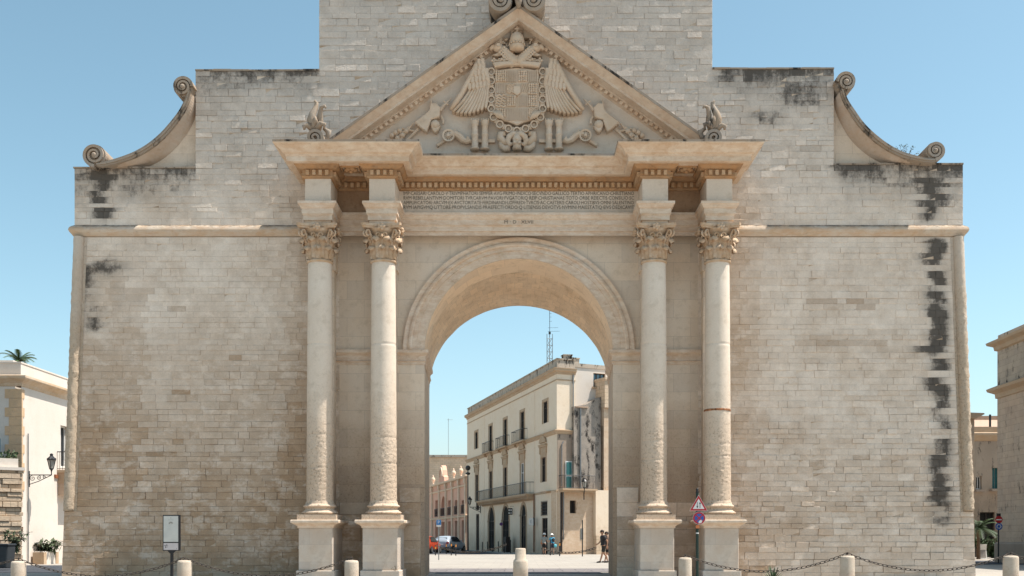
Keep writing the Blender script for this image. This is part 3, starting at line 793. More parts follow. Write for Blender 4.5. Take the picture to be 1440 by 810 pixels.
# imperial crown between the heads
b = MB(); b.smooth = True; c = (tx(727), -.28, tz(74))
b.lathe([(.17,-.03),(.24,0),(.245,.12),(.22,.15),(.24,.20),(.25,.30),(.21,.44),(.12,.54),(.05,.58)], c, 20)
b.smooth = False
b.tube([(c[0], c[1], c[2]+.56), (c[0], c[1], c[2]+.78)], .022, 6); b.tube([(c[0]-.08, c[1], c[2]+.70), (c[0]+.08, c[1], c[2]+.70)], .022, 6); b.sphere((c[0], c[1], c[2]+.58), .05, 8, 6)
for q in range(9):
    a = math.pi*q/8; b.sphere((c[0]+.25*math.cos(a), c[1]-.25*math.sin(a), c[2]+.16), .035, 6, 5)
b.build('imperial_crown', mr, arms)
# wings: layered feathers
for mm in (0, 1):
    g = (lambda p: p) if not mm else mir
    b = MB(); tops = [(672,96),(675,97),(678,98),(680,100),(682,102),(684,104),(685,107),(686,110),(687,112)]; 
    ends = [(636,157),(641.5,159.5),(647,160.5),(653,161),(659,161),(665,160),(671,158.5),(677,156.5),(683,154)]
    for i, (t_, e_) in enumerate(zip(tops, ends)):
        n = 9; Lf = []; Rt = []
        for k in range(n+1):
            u = k/n; bow = -(9-i)*1.15*math.sin(math.pi*u*.9)*(-.72)
            x = t_[0]+(e_[0]-t_[0])*u + bow*.9; y = t_[1]+(e_[1]-t_[1])*u + bow*.5
            w = (1.35+1.05*u)*(1 if u < .92 else .75)
            dx, dy = e_[0]-t_[0], e_[1]-t_[1]; l = math.hypot(dx, dy); px_, py_ = -dy/l, dx/l
            Lf.append((x+px_*w, y+py_*w)); Rt.append((x-px_*w, y-py_*w))
        tip = [(e_[0]+dx/l*1.6+.4, e_[1]+dy/l*1.6)]
        poly = [TP(*p) for p in g(Lf+tip+Rt[::-1])]
        b.prism(poly, -.27-.006*i, 0, .03)
    for row, (y0, n_) in enumerate(((124,6),(116,5),(108,4),(101,3),(95,2))):
        for k in range(n_):
            x = 687-k*5.2-(4-row)*.0 + row*-1.2 + (-3 if row > 2 else 0); y = y0+k*1.0
            poly = [TP(*p) for p in g([(x-2.9,y-9),(x+2.4,y-9),(x+2.6,y-1),(x,y+2.5),(x-2.8,y-1)])]
            b.prism(poly, -.31-.012*row-.003*k, -.05, .025)
    b.smooth = True; b.tube(L2(g([(673,91),(669,98),(661,114),(650,133),(641,147),(634,157)]), -.25), [.11,.10,.10,.09,.09,.05], 8); b.tube(L2(g([(675,91),(680,99),(686,112),(688,122)]), -.26), [.10,.09,.08,.05], 8)
    b.build('eagle_wing', mr, arms)
# collar of linked plates round the shield
path = [(691,103),(691,116),(691,129),(691,142),(691,155),(694,167),(703,177),(715,183),(727,186)]
b = MB(); b.smooth = False
for mm in (0, 1):
    g = (lambda p: p) if not mm else mir
    pp = g(path)
    for i in range(len(pp)-1 if mm else len(pp)):
        cx_, cy_ = pp[i]; cc = (tx(cx_), -.22, tz(cy_))
        b.lathe([(.085,-.03),(.13,-.04),(.13,.06),(.085,.06)], cc, 10, axis='y', cap=False)
        for q in range(4): a = q*math.pi/4; b.tube([(cc[0]-.1*math.cos(a), -.2, cc[2]-.1*math.sin(a)), (cc[0]+.1*math.cos(a), -.2, cc[2]+.1*math.sin(a))], .014, 5)
        if i < len(pp)-1:
            nx_, ny_ = pp[i+1]; m_ = ((cx_+nx_)/2, (cy_+ny_)/2)
            for o_ in (-1.6, 0, 1.6):
                dx, dy = nx_-cx_, ny_-cy_; l = math.hypot(dx, dy); b.sphere((tx(m_[0]-dy/l*o_*1.3), -.2, tz(m_[1]+dx/l*o_*1.3)), .05, 6, 5)
b.build('collar', mr, arms)
# hanging ram and scrolls at the foot
b = MB(); b.smooth = True
for mm in (0, 1):
    g = (lambda p: p) if not mm else mir
    b.tube(L2(g([(727,191),(721,190),(716,194),(714,200),(717,205),(722,203)]), -.2), [.10,.11,.11,.10,.08,.05], 8)
    b.tube(L2(g([(716,202),(709,200),(704,195),(704,189),(709,188),(710,192)]), -.12), [.10,.13,.14,.13,.10,.07], 8)
    b.tube(L2(g([(717,208),(710,210),(705,206),(703,200)]), -.14), [.11,.12,.10,.06], 8)
b.tube(L2([(727,190),(727,197),(727,206),(727,212)], -.2), [.10,.16,.13,.16], 10)
for q in ((724,204),(730,204),(727,199)): b.sphere((tx(q[0]), -.32, tz(q[1])), .06, 8, 6)
b.build('hanging_fleece', mr, arms)
# talons over the shield edge
for mm in (0, 1):
    b = MB(); b.smooth = True; g = (lambda p: p) if not mm else mir
    for k in range(4): b.tube(L2(g([(694+k*2.4,160-k*.2),(698+k*2.6,164+k*.6),(700+k*2.8,169+k*.8)]), -.28), [.05,.055,.03], 6)
    b.build('talons', mr, arms)
for mm in (0, 1):
    g = (lambda p: p) if not mm else mir
    # twin pillars with crossbar
    b = MB(); b.smooth = True
    for x in (668, 682):
        xx = g([(x, 0)])[0][0]; zb = tz(211.5); zt = tz(171)
        b.lathe([(.16,0),(.16,.05),(.115,.08),(.105,.45),(.12,.47),(.12,.52),(.105,.54),(.10,zt-zb-.16),(.13,zt-zb-.12),(.12,zt-zb-.10),(.15,zt-zb-.02),(.15,zt-zb)], (tx(xx), -.15, zb), 14)
        for q in range(4): b.sphere((tx(xx)-.11+.075*q, -.2, zt+.04), .04, 6, 5)
    b.smooth = False
    xs = [tx(g([(655,0)])[0][0]), tx(g([(696,0)])[0][0])]; b.box(xs[0], xs[1], -.12, 0, tz(200), tz(195.5)); 
    b.build('twin_pillars', mr, arms)
    # cannon with wheel
    b = MB(); cc = g([(631,192)])[0]
    b.prism([TP(*p) for p in g([(613,202),(624,195),(631,189),(634,191),(634,196),(626,199),(615,206)])], -.12, 0, .02)
    b.tube([(x, -.12, z) for x, _, z in L2(g([(633,189),(640,188.5),(646,192),(651,197),(656,199),(660,196)]), 0)], [.10,.12,.12,.11,.10,.13], 9)
    b.lathe([(.145,-.02),(.205,-.04),(.205,.05),(.145,.05)], (tx(cc[0]), -.20, tz(cc[1])), 24, axis='y', cap=False)
    b.lathe([(0.0,-.05),(.05,-.05),(.05,.05)], (tx(cc[0]), -.21, tz(cc[1])), 10, axis='y')
    for q in range(12):
        a = math.pi*q/6; b.tube([(tx(cc[0])+.04*math.cos(a), -.2, tz(cc[1])+.04*math.sin(a)), (tx(cc[0])+.17*math.cos(a), -.2, tz(cc[1])+.17*math.sin(a))], .014, 5)
    b.prism([TP(*p) for p in g([(636,184),(640,181),(642,185),(639,188)])], -.15, 0, .01)
    b.build('cannon', mr, arms)
    # trophy: cuirass, tunic, helmet, spears
    b = MB()
    b.prism([TP(*p) for p in g([(607,139),(608,147),(614,146),(618,151),(620,152),(619,160),(618,166),(613,168),(607,170),(604,178),(600,187),(594,183),(588,178),(583,173),(590,168),(598,162),(604,156),(605,150)])], -.24, 0, .03)
    for k in range(5):
        b.tube(L2(g([(586+k*3.4,172+k*2.6-1),(584.5+k*3.6,176.5+k*2.4)]), -.2), .03, 5)
    b.tube(L2(g([(619,156),(623,150),(628,145),(634,139)]), -.14), [.06,.05,.04,.015], 7)
    b.tube(L2(g([(624,142),(631,148)]), -.14), .03, 6); b.tube(L2(g([(625,147),(630,141)]), -.13), .02, 6)
    b.tube(L2(g([(588,181),(572,197)]), -.1), .045, 7); b.tube(L2(g([(581,173),(563,196),(556,198)]), -.1), .035, 7)
    b.tube(L2(g([(583,184),(566,180),(556,190)]), -.08), .04, 6); b.tube(L2(g([(575,178),(560,192),(568,197)]), -.08), .05, 6)
    for q in ((562,183),(566,190),(559,194),(571,184),(551,190),(556,186)): b.sphere((tx(g([q])[0][0]), -.1, tz(q[1])), .09, 8, 6)
    b.smooth = True
    hx = g([(612,176)])[0]; b.sphere((tx(hx[0]), -.14, tz(hx[1])), .16, 12, 8, (1,.9,1))
    b.smooth = False
    b.prism([TP(*p) for p in g([(606,177),(613,180),(620,178),(617,184),(612,188),(608,184)])], -.22, -.02, .03)
    b.tube(L2(g([(620,163),(623,168),(623,174)]), -.1), .04, 6)
    b.build('war_trophy', mr, arms)

# ================================================================== SCROLLED BUTTRESSES
def spiral(cx, cz, r, a0, turns, sgn, n=40, rin=.12):
    return [(cx+(r*(1-(1-rin)*i/n))*math.cos(a0+sgn*turns*2*math.pi*i/n), cz+(r*(1-(1-rin)*i/n))*math.sin(a0+sgn*turns*2*math.pi*i/n)) for i in range(n+1)]
def ribbon(b, pts, w, y0, y1, taper=None):
    """thick band following pts (x,z)"""
    n = len(pts); vs = []
    for i, p in enumerate(pts):
        a = Vector(pts[max(i-1,0)]); c = Vector(pts[min(i+1,n-1)]); t = (c-a).normalized(); nn = Vector((-t.y, t.x))
        ww = w[i] if isinstance(w, list) else w
        for s_ in (-.5, .5):
            q = Vector(p)+nn*ww*s_
            vs.append((q.x, y0, q.y)); vs.append((q.x, y1, q.y))
    fs = []
    for i in range(n-1):
        o = 4*i
        fs += [(o, o+4, o+6, o+2), (o+1, o+3, o+7, o+5), (o, o+1, o+5, o+4), (o+2, o+6, o+7, o+3)]
    fs += [(0,2,3,1), (4*n-4, 4*n-3, 4*n-1, 4*n-2)]
    b.add(vs, fs)
dS = 36.6; yS = dS-D0
for s in (-1, 1):
    def g(px, py):
        x = X(px, dS); return (x, Z(py, dS))
    if s < 0:
        outer = [(136,231),(150,229.5),(170,224),(190,216.5),(210,205),(228,190),(243,173),(254,158),(262,142),(266,127)]
        lo_c, lo_r, up_c, up_r = (133,218), 17.5, (257,122), 15.5
        xin, zb = XL2, ZL
    else:
        outer = [(1316,225),(1298,224),(1270,217),(1248,206),(1228,191),(1212,175),(1200,158),(1190,142),(1184,126)]
        lo_c, lo_r, up_c, up_r = (1315,212), 14.5, (1190,115), 15
        xin, zb = XR2, ZR
    # smooth the outer line
    o2 = [g(*p) for p in outer]; cur = []
    for i in range(len(o2)-1):
        p0 = Vector(o2[max(i-1,0)]); p1 = Vector(o2[i]); p2 = Vector(o2[i+1]); p3 = Vector(o2[min(i+2,len(o2)-1)])
        for k in range(5):
            u = k/5; cur.append(tuple(.5*((2*p1)+(p2-p0)*u+(2*p0-5*p1+4*p2-p3)*u*u+(3*p1-p0-3*p2+p3)*u**3)))
    cur.append(o2[-1])
    b = MB()
    ribbon(b, cur, [.13+.06*math.sin(math.pi*i/len(cur)) for i in range(len(cur))], yS, yS+1.9)
    ribbon(b, [(x, z) for x, z in cur], [.05]*len(cur), yS-.05, yS)
    b.build('curved_band', M['scroll'], gate)
    # infill panel under the band
    b = MB(); low = [(x+( .05 if s < 0 else -.05), z-.05) for x, z in cur]
    pan = low + [(xin, low[-1][1]), (xin, zb+.01)]
    pan = pan + ([(low[0][0]-.0, zb+.01)])
    b.prism(pan, .25, 1.2)
    b.build('infill_panel', M['smooth'], gate)
    # concave underside with the warm stain
    b = MB(); vs = []
    for i, (x, z) in enumerate(low):
        u = i/(len(low)-1); e = Vector((1 if s < 0 else -1, -1)).normalized()
        wv = .05+.20*math.sin(math.pi*min(1, u*1.0))**.8
        q = Vector((x, z)) + e*wv; q.y = max(q.y, zb+.02)
        q.x = min(q.x, xin) if s < 0 else max(q.x, xin)
        vs += [(x, yS+.05, z), (q.x, .245, q.y)]
    n = len(low); fs = [(2*i, 2*i+1, 2*i+3, 2*i+2) for i in range(n-1)]
    if s > 0: fs = [f[::-1] for f in fs]
    b.add(vs, fs); b.build('band_cove', M['cove'], gate)
    for (c_, r_, dirn, a0) in ((lo_c, lo_r, 1, -math.pi/2), (up_c, up_r, -1, 0)):
        cx_, cz_ = g(*c_); rr = r_*dS/FPX
        b = MB(); sg = -s if dirn == 1 else s
        a_ = -math.pi/2 if dirn == 1 else (0 if s < 0 else math.pi)
        sgn = (-1 if s < 0 else 1) if dirn == 1 else (1 if s < 0 else -1)
        pts = spiral(cx_, cz_, rr-.05, a_, 2.3, sgn, 70)
        ribbon(b, pts, [.10*(1-.55*i/70) for i in range(71)], yS-.06, yS+1.5)
        b.lathe([(rr*.86,0),(rr*.80,1.5)], (cx_, yS+.03, cz_), 24, axis='y')
        b.lathe([(.03,-.1),(.075,-.07),(.09,.0)], (cx_, yS, cz_), 12, axis='y')
        b.build('scroll', M['scroll'], gate)

# ---- side finials on the cornice
def finial(cx, s):
    b = MB(); dA = 35.2; y = dA-D0; zb = ZK+.01
    pts = spiral(cx, zb+.31, .28, -math.pi/2, 2.0, s, 50)
    ribbon(b, pts, [.11*(1-.5*i/50) for i in range(51)], y-.12, y+.5)
    b.lathe([(.22,0),(.22,.5)], (cx, y, zb+.31), 20, axis='y')
    b.smooth = True
    q = -s
    b.tube([(cx-q*.05, y+.2, zb+.42), (cx-q*.34, y+.22, zb+.40), (cx-q*.40, y+.2, zb+.60), (cx-q*.24, y+.15, zb+.70)], [.1,.11,.10,.05], 8)
    b.tube([(cx+q*.02, y+.1, zb+.58), (cx+q*.05, y+.04, zb+.74), (cx+q*.12, y+.0, zb+.90), (cx+q*.07, y-.02, zb+1.10), (cx-q*.02, y+.02, zb+1.30), (cx-q*.04, y+.05, zb+1.46), (cx+q*.02, y+.0, zb+1.52)], [.13,.17,.15,.11,.08,.06,.035], 9)
    b.tube([(cx-q*.08, y+.1, zb+.60), (cx-q*.16, y+.06, zb+.85), (cx-q*.15, y+.04, zb+1.10), (cx-q*.20, y+.0, zb+1.30), (cx-q*.32, y-.04, zb+1.34), (cx-q*.35, y-.04, zb+1.26)], [.09,.10,.08,.06,.045,.03], 8)
    b.tube([(cx+q*.1, y+.0, zb+.60), (cx+q*.24, y-.06, zb+.72), (cx+q*.34, y-.08, zb+.66), (cx+q*.32, y-.08, zb+.57)], [.09,.09,.07,.04], 8)
    b.tube([(cx-q*.06, y-.04, zb+.62), (cx-q*.20, y-.10, zb+.76), (cx-q*.32, y-.1, zb+.72), (cx-q*.30, y-.1, zb+.62)], [.09,.09,.07,.04], 8)
    b.tube([(cx, y+.0, zb+.70), (cx-q*.03, y-.1, zb+.84), (cx-q*.02, y-.14, zb+.98)], [.09,.08,.03], 8)
    b.build('finial', M['scroll'], gate)
finial(X(443, 35.2), 1); finial(X(1004, 35.2), -1)
# ---- double scroll behind the apex (runs out of the picture)
b = MB(); yA = -1.35; dA = D0+yA
for s in (-1, 1):
    cx_ = X(727+22.5*s, dA); cz_ = Z(1, dA)
    pts = spiral(cx_, cz_, .38, math.pi/2, 2.4, -s, 60)
    ribbon(b, pts, [.13*(1-.5*i/60) for i in range(61)], yA-.08, yA+1.2)
    b.lathe([(.36,0),(.30,1.3)], (cx_, yA+.05, cz_), 24, axis='y'); b.lathe([(.03,-.14),(.08,-.1),(.1,0)], (cx_, yA, cz_), 12, axis='y')
    b.prism([(cx_-.36, cz_), (cx_+.36, cz_), (cx_+.30, cz_-.9), (cx_-.30, cz_-.9)], -.7, -.02, .02)
b.prism([(-.7, Z(1,dA)+.3), (.7, Z(1,dA)+.3), (.55, Z(1,dA)+1.2), (-.55, Z(1,dA)+1.2)], yA-.03, -.02, .03)
b.smooth = True
b.tube([(0, yA, Z(12,dA)), (0, yA-.05, Z(2,dA)), (0, yA, Z(-8,dA))], [.06,.12,.08], 8)
b.build('apex_scrolls', M['scroll'], gate)
# ================================================================== TOWN HELPERS
class Fac:
    """vertical facade through two ground points, left to right as seen from the street"""
    def __init__(s, A, B):
        s.A = Vector(A); s.B = Vector(B); s.u = (s.B-s.A).normalized(); s.L = (s.B-s.A).length; s.rz = math.atan2(s.u.y, s.u.x)
    def t(s, px):
        k = (px-VX)/FPX; ax, ay = s.A.x-CX, s.A.y+D0
        return (k*ay-ax)/(s.u.x-k*s.u.y)
    def d(s, px): return s.A.y+D0+s.t(px)*s.u.y
    def z(s, px, py): return Z(py, s.d(px))
def wall_holes(b, x0, x1, z0, z1, holes, y=0.0, dep=.3):
    xs = sorted({x0, x1} | {h[0] for h in holes} | {h[1] for h in holes}); zs = sorted({z0, z1} | {h[2] for h in holes} | {h[3] for h in holes})
    xs = [v for v in xs if x0 <= v <= x1]; zs = [v for v in zs if z0 <= v <= z1]
    for i in range(len(xs)-1):
        for j in range(len(zs)-1):
            cx, cz = (xs[i]+xs[i+1])/2, (zs[j]+zs[j+1])/2
            if any(h[0] < cx < h[1] and h[2] < cz < h[3] for h in holes): continue
            b.quad((xs[i],y,zs[j]), (xs[i+1],y,zs[j]), (xs[i+1],y,zs[j+1]), (xs[i],y,zs[j+1]))
    for h in holes:
        a, c, e, f = h[:4]
        b.quad((a,y,e),(a,y+dep,e),(a,y+dep,f),(a,y,f)); b.quad((c,y,f),(c,y+dep,f),(c,y+dep,e),(c,y,e))
        b.quad((a,y,f),(a,y+dep,f),(c,y+dep,f),(c,y,f)); b.quad((a,y+dep,e),(a,y,e),(c,y,e),(c,y+dep,e))
        if len(h) > 4 and h[4]:      # arched head
            r = (c-a)/2; cx = (a+c)/2; zz = f-r; n = 8
            for s_ in (-1, 1):
                for i in range(n):
                    t0, t1 = math.pi/2*i/n, math.pi/2*(i+1)/n
                    p0 = (cx+s_*r*math.cos(t0), zz+r*math.sin(t0)); p1 = (cx+s_*r*math.cos(t1), zz+r*math.sin(t1))
                    vs = [(p0[0],y,p0[1]), (cx+s_*r,y,p0[1]), (cx+s_*r,y,p1[1]), (p1[0],y,p1[1])]
                    b.quad(*(vs if s_ > 0 else vs[::-1]))
                    vs = [(p0[0],y,p0[1]),(p1[0],y,p1[1]),(p1[0],y+dep,p1[1]),(p0[0],y+dep,p0[1])]
                    b.quad(*(vs if s_ < 0 else vs[::-1]))
def window_unit(parent, x0, x1, z0, z1, dep=.3, y=0.0, frame='wood', pane='glass', bars=1, name='window', transom=False, shut=None):
    fr = MB(); w = .07; yy = y+dep-.08 if dep > .2 else y+dep-.07
    fr.box(x0, x0+w, yy, yy+.06, z0, z1); fr.box(x1-w, x1, yy, yy+.06, z0, z1); fr.box(x0+w, x1-w, yy, yy+.06, z1-w, z1); fr.box(x0+w, x1-w, yy, yy+.06, z0, z0+w)
    xc = (x0+x1)/2
    for k in range(bars):
        q = x0+(x1-x0)*(k+1)/(bars+1); fr.box(q-.03, q+.03, yy+.005, yy+.055, z0+w, z1-w)
    if transom: fr.box(x0+w, x1-w, yy+.002, yy+.058, z0+(z1-z0)*.68, z0+(z1-z0)*.68+.06)
    f = fr.build(name, T[frame], parent)
    p = MB(); p.box(x0, x1, yy+.065, yy+.09, z0, z1); p.build('pane', T[pane], f)
    if shut:
        s_ = MB()
        for a, c in ((x0, xc-.01), (xc+.01, x1)):
            s_.box(a+.01, c-.01, yy-.05, yy-.02, z0, z1); z = z0+.08
            while z < z1-.1: s_.box(a+.06, c-.06, yy-.065, yy-.05, z, z+.035); z += .075
        s_.build('shutter', T[shut], f)
    return f
def railing(parent, runs, z0, z1, name='balcony_railing', step=.13, mat=None):
    b = MB()
    for (xa, ya), (xb, yb) in runs:
        L = math.hypot(xb-xa, yb-ya); n = max(2, int(L/step))
        b.tube([(xa,ya,z1),(xb,yb,z1)], .028, 6); b.tube([(xa,ya,z0+.06),(xb,yb,z0+.06)], .018, 6)
        for i in range(n+1):
            x, y = xa+(xb-xa)*i/n, ya+(yb-ya)*i/n; b.tube([(x,y,z0),(x,y,z1)], .012, 4)
    return b.build(name, mat or M['black'], parent)
T = {}
T['glass'] = plain('dark_window_glass', (.02,.025,.03), .12, 0, spec=.6, bump=.02)
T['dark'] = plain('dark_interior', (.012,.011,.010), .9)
T['blueglass'] = plain('blue_window_glass', (.05,.12,.18), .12, 0, spec=.6, bump=.02)
T['wood'] = plain('weathered_brown_wood', (.09,.06,.045), .75)
T['wood_dark'] = plain('dark_wood', (.035,.026,.022), .7)
T['white'] = plain('white_paint', (.72,.71,.68), .5, var=.05)
T['teal'] = plain('teal_shutter_paint', (.03,.13,.13), .6)
T['greydoor'] = plain('grey_painted_door', (.16,.16,.15), .6)
T['plaster'] = mat_stone('cream_plaster', (.70,.61,.48), (.72,.65,.54), bump=.2, spots=(.56,.44,.31), sc=.7, low=(0.2, 2.6, (.42,.32,.23), .3, .7))
T['plaster_low'] = mat_stone('worn_cream_plaster', (.60,.51,.40), (.50,.40,.30), bump=.6, spots=(.38,.26,.17), sc=1.6, stain=.06, rust=.25)
T['stonetrim'] = mat_stone('aged_stone_trim', (.46,.38,.28), (.40,.31,.22), bump=.3, rust=.3)
T['parapet'] = mat_stone('lichen_parapet', (.40,.37,.32), (.46,.41,.34), bump=.4, stain=.42)
T['white_plaster'] = mat_stone('white_plaster', (.62,.60,.56), (.58,.55,.50), bump=.12, spots=(.52,.47,.40), sc=.5)
T['stained'] = mat_stone('black_stained_plaster', (.26,.245,.225), (.34,.31,.27), bump=.6, stain=.48, sc=3, spots=(.12,.11,.10))
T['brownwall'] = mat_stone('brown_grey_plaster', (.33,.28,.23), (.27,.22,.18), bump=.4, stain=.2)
T['pink'] = mat_stone('pink_plaster', (.66,.43,.33), (.60,.36,.27), bump=.2, spots=(.50,.38,.30))
T['rose_trim'] = mat_stone('pale_pink_trim', (.68,.57,.45), (.60,.50,.39), bump=.2)
T['red_recess'] = mat_stone('red_recess_plaster', (.34,.13,.09), (.38,.17,.12), bump=.2)
T['rubble'] = mat_stone('old_tan_stone', (.62,.53,.42), (.52,.42,.31), bump=.7, stain=.1, joints=(.6,.3,.02,.4))
T['court'] = mat_stone('painted_shade_court_plaster', (.40,.33,.26), (.33,.27,.21), bump=.6, stain=.35, low=(.5, 4.5, (.07,.06,.05), 0, .9))  # stained plaster; near-black lower part paints in the court's deep shade
T['tan_ashlar'] = mat_stone('rough_tan_ashlar', (.52,.43,.34), (.46,.36,.28), bump=.7, stain=.30, joints=(.7,.33,.01,.45), spots=(.30,.22,.16))  # tan stone with random stains and joints
T['rooftile'] = plain('faded_roof_tiles', (.42,.30,.22), .9)
T['leaf'] = plain('dusty_green_leaf', (.05,.085,.035), .55, var=.5, scale=9)
T['leaf2'] = plain('grey_green_leaf', (.085,.115,.06), .6, var=.5, scale=9)
T['trunk'] = plain('brown_bark', (.12,.085,.06), .9)

# ------------------------------------------------------------------ GROUND
def ground_mat():
    t = NT('limestone_paving'); br = t.n('ShaderNodeTexBrick', i_Vector=t.co, i_Scale=1.0)
    br.inputs['Brick Width'].default_value = .9; br.inputs['Row Height'].default_value = .45; br.inputs['Mortar Size'].default_value = .012; br.inputs['Mortar Smooth'].default_value = .2
    br.inputs['Color1'].default_value = (.285,.255,.22,1); br.inputs['Color2'].default_value = (.35,.315,.27,1); br.inputs['Mortar'].default_value = (.2,.18,.16,1)
    k = t.noise(.25, 8, .65); c = t.mix(t.math('MULTIPLY', t.ramp(k, .4, .65), .45), br.outputs['Color'], (.37,.335,.29))
    return t.fin(c, .8, t.bump(t.noise(30, 4), .3, .01))
def basalt_mat():
    t = NT('grey_slab_paving'); br = t.n('ShaderNodeTexBrick', i_Vector=t.co, i_Scale=1.0)
    br.inputs['Brick Width'].default_value = 1.15; br.inputs['Row Height'].default_value = 1.5; br.inputs['Mortar Size'].default_value = .03
    br.inputs['Color1'].default_value = (.145,.13,.13,1); br.inputs['Color2'].default_value = (.175,.155,.15,1); br.inputs['Mortar'].default_value = (.06,.05,.05,1)
    c = t.mix(t.math('MULTIPLY', t.noise(2, 6), .3), br.outputs['Color'], (.22,.2,.19))
    return t.fin(c, .8, t.bump(t.noise(20, 4), .3, .01))
def asphalt_mat():
    t = NT('asphalt'); f = t.noise(.6, 8, .7); g = t.noise(90, 2)
    c = t.mix(t.ramp(f, .35, .7), (.030,.034,.042), (.052,.056,.066)); c = t.mix(t.math('MULTIPLY', g, .3), c, (.09,.09,.095))
    return t.fin(c, .88, t.bump(g, .5, .01))
MG, MS, MA = ground_mat(), basalt_mat(), asphalt_mat()
b = MB(); b.box(-900, 900, -400, 1400, -.5, 0); tag(b.build('ground', MG), kind='structure')
def sheet(name, poly, mat, z):
    b = MB(); b.add([(x, y, z) for x, y in poly], [tuple(range(len(poly)))]); return tag(b.build(name, mat), kind='structure')
def slab(name, x0, x1, y0, y1, mat, z0, z1):
    b = MB(); b.box(x0, x1, y0, y1, z0, z1); return tag(b.build(name, mat, bevel=.01), kind='structure')
sheet('road', [(-60, -.5+5.2), (3.2, 5.2), (3.2, -6), (-3.2, -6), (-3.2, 4.7), (-60, 4.7)][:0] or [(-60, DEP+.1), (3.1, DEP+.1), (3.1, 5.2), (-60, 5.2)], MA, .004)
sheet('road', [(-3.1, 3.6), (3.1, 3.6), (3.1, DEP+.1), (-3.1, DEP+.1)], MA, .004)
sheet('road', [(-60, 5.2), (-9, 5.2), (-9, 16), (-60, 16)], MA, .008)
sheet('road', [(9, 17.5), (60, 17.5), (60, 27), (9, 27)], MA, .008)
sheet('street', [(-9.5, 52), (-3.0, 52), (-1.5, 58), (-7, 88), (-14, 112), (-20, 112), (-14, 88)], MA, .008)
b = MB()
for i in range(16):
    x0 = -9+i*1.15; y0 = DEP+.7; b.add([(x0,y0,.012),(x0+1.13,y0,.012),(x0+1.13+.45,y0+4.9,.012),(x0+.45,y0+4.9,.012)], [(0,1,2,3)])
tag(b.build('paving_band', MS), kind='structure')

# ------------------------------------------------------------------ PALAZZO
dn = 89.0; B_ = (X(783, dn), dn-D0); df = 123.6; A_ = (X(657, df), df-D0)
F = Fac(A_, B_)
v = Vector((.885, .466)).normalized(); G = Fac(B_, (B_[0]+v.x*12, B_[1]+v.y*12))
ED = G.t(809)*1.0; nl = Vector((F.u.y, -F.u.x)); EX, EY = v.dot(F.u)*ED, -v.dot(nl)*ED      # far end of the end wall in the palazzo's own frame
pal = empty('palazzo', 'three storey cream palazzo with balconies and arched doors seen through the gate arch', 'building', (A_[0], A_[1], 0), F.rz)
Lp = F.L; ZT_, ZCor, ZCb, ZAr, ZSt = 15.73, 15.0, 14.55, 14.05, 10.0
def span(pc, w_px): return (F.t(pc-w_px/2), F.t(pc+w_px/2))
w2 = []; 
top2 = F.z(765, 565.5); bot2s = F.z(765, 595.6); 
c2 = [(670,4.2,False),(690,4.4,True),(710.7,4.9,True),(734.7,5.6,True),(767,6.5,False)]
for pc, w_, door in c2:
    a, c = span(pc, w_); w2.append((a, c, ZSt+.12 if door else bot2s, top2))
c1 = [(670.8,4,1),(690.3,4.2,1),(710.7,4.6,1),(734.8,5.4,1),(764.6,6.4,0)]
ZB1 = F.z(740, 696.5)+.0
top1 = F.z(764.6, 643); w1 = []
for pc, w_, door in c1:
    a, c = span(pc, w_); w1.append((a, c, ZB1+.1 if door else F.z(764.6, 677.8), top1))
g0 = []
for pc, w_, tp, arched in ((691.2,8.6,713.5,1),(711.3,9.6,711.4,1),(736.3,7.6,709.3,1)):
    a, c = span(pc, w_); g0.append((a, c, 0.02, F.z(pc, tp), arched))
a, c = span(671.5, 4.4); g0.append((a, c, .02, 3.9)); g0.append((a, c, 4.3, 5.4))
a, c = span(765.5, 8.2); g0.append((a, c, F.z(765, 724), F.z(765, 706))); g0.append((F.t(762), F.t(770), .02, F.z(765, 728.5)))
b = MB(); b.cur = 0
wall_holes(b, 0, Lp, 1.6, ZT_-.7, w2+w1+[h for h in g0 if h[2] > 1.6]+[(h[0],h[1],1.6,h[3])+tuple(h[4:]) for h in g0 if h[2] < 1.6], dep=.14)
b.cur = 1
wall_holes(b, 0, Lp, 0, 1.6, [(h[0],h[1],0,1.6) for h in g0 if h[2] < 1.6], dep=.14)
b.cur = 0
zq = ZT_-.7; q1 = (Lp+EX, EY); q2 = (0, 9)
b.quad((0,0,0),(0,9,0),(0,9,zq),(0,0,zq)); b.quad((q1[0],q1[1],0),(q1[0],q1[1],zq),(0,9,zq),(0,9,0)); b.quad((q1[0],q1[1],0),(Lp,0,0),(Lp,0,zq),(q1[0],q1[1],zq))
b.add([(0,0,zq-.05),(Lp,0,zq-.05),(q1[0],q1[1],zq-.05),(0,9,zq-.05)], [(0,1,2,3)])
b.build('wall', T['plaster'], pal)
box4 = [(0,9),(0,0),(Lp,0),(Lp+EX,EY)]
b = MB(); b.sweep(box4, [(0,ZCb),(.06,ZCb+.02),(.10,ZCb+.15),(.24,ZCb+.25),(.26,ZCb+.27),(.26,ZCor-.05),(.30,ZCor),(.30,ZCor+.03),(0,ZCor+.08)]); b.build('cornice', T['stonetrim'], pal)
b = MB(); b.sweep(box4, [(0,ZAr),(.05,ZAr+.01),(.05,ZAr+.08),(0,ZAr+.1)]); b.sweep(box4, [(0,ZSt-.28),(.08,ZSt-.25),(.14,ZSt-.08),(.22,ZSt-.02),(.22,ZSt+.05),(0,ZSt+.1)]); 
b.sweep([(F.t(751.6),0),(Lp,0),(Lp+EX,EY)], [(0,ZB1-.1),(.06,ZB1-.08),(.06,ZB1+.06),(0,ZB1+.1)])
b.build('string_moulding', T['stonetrim'], pal)
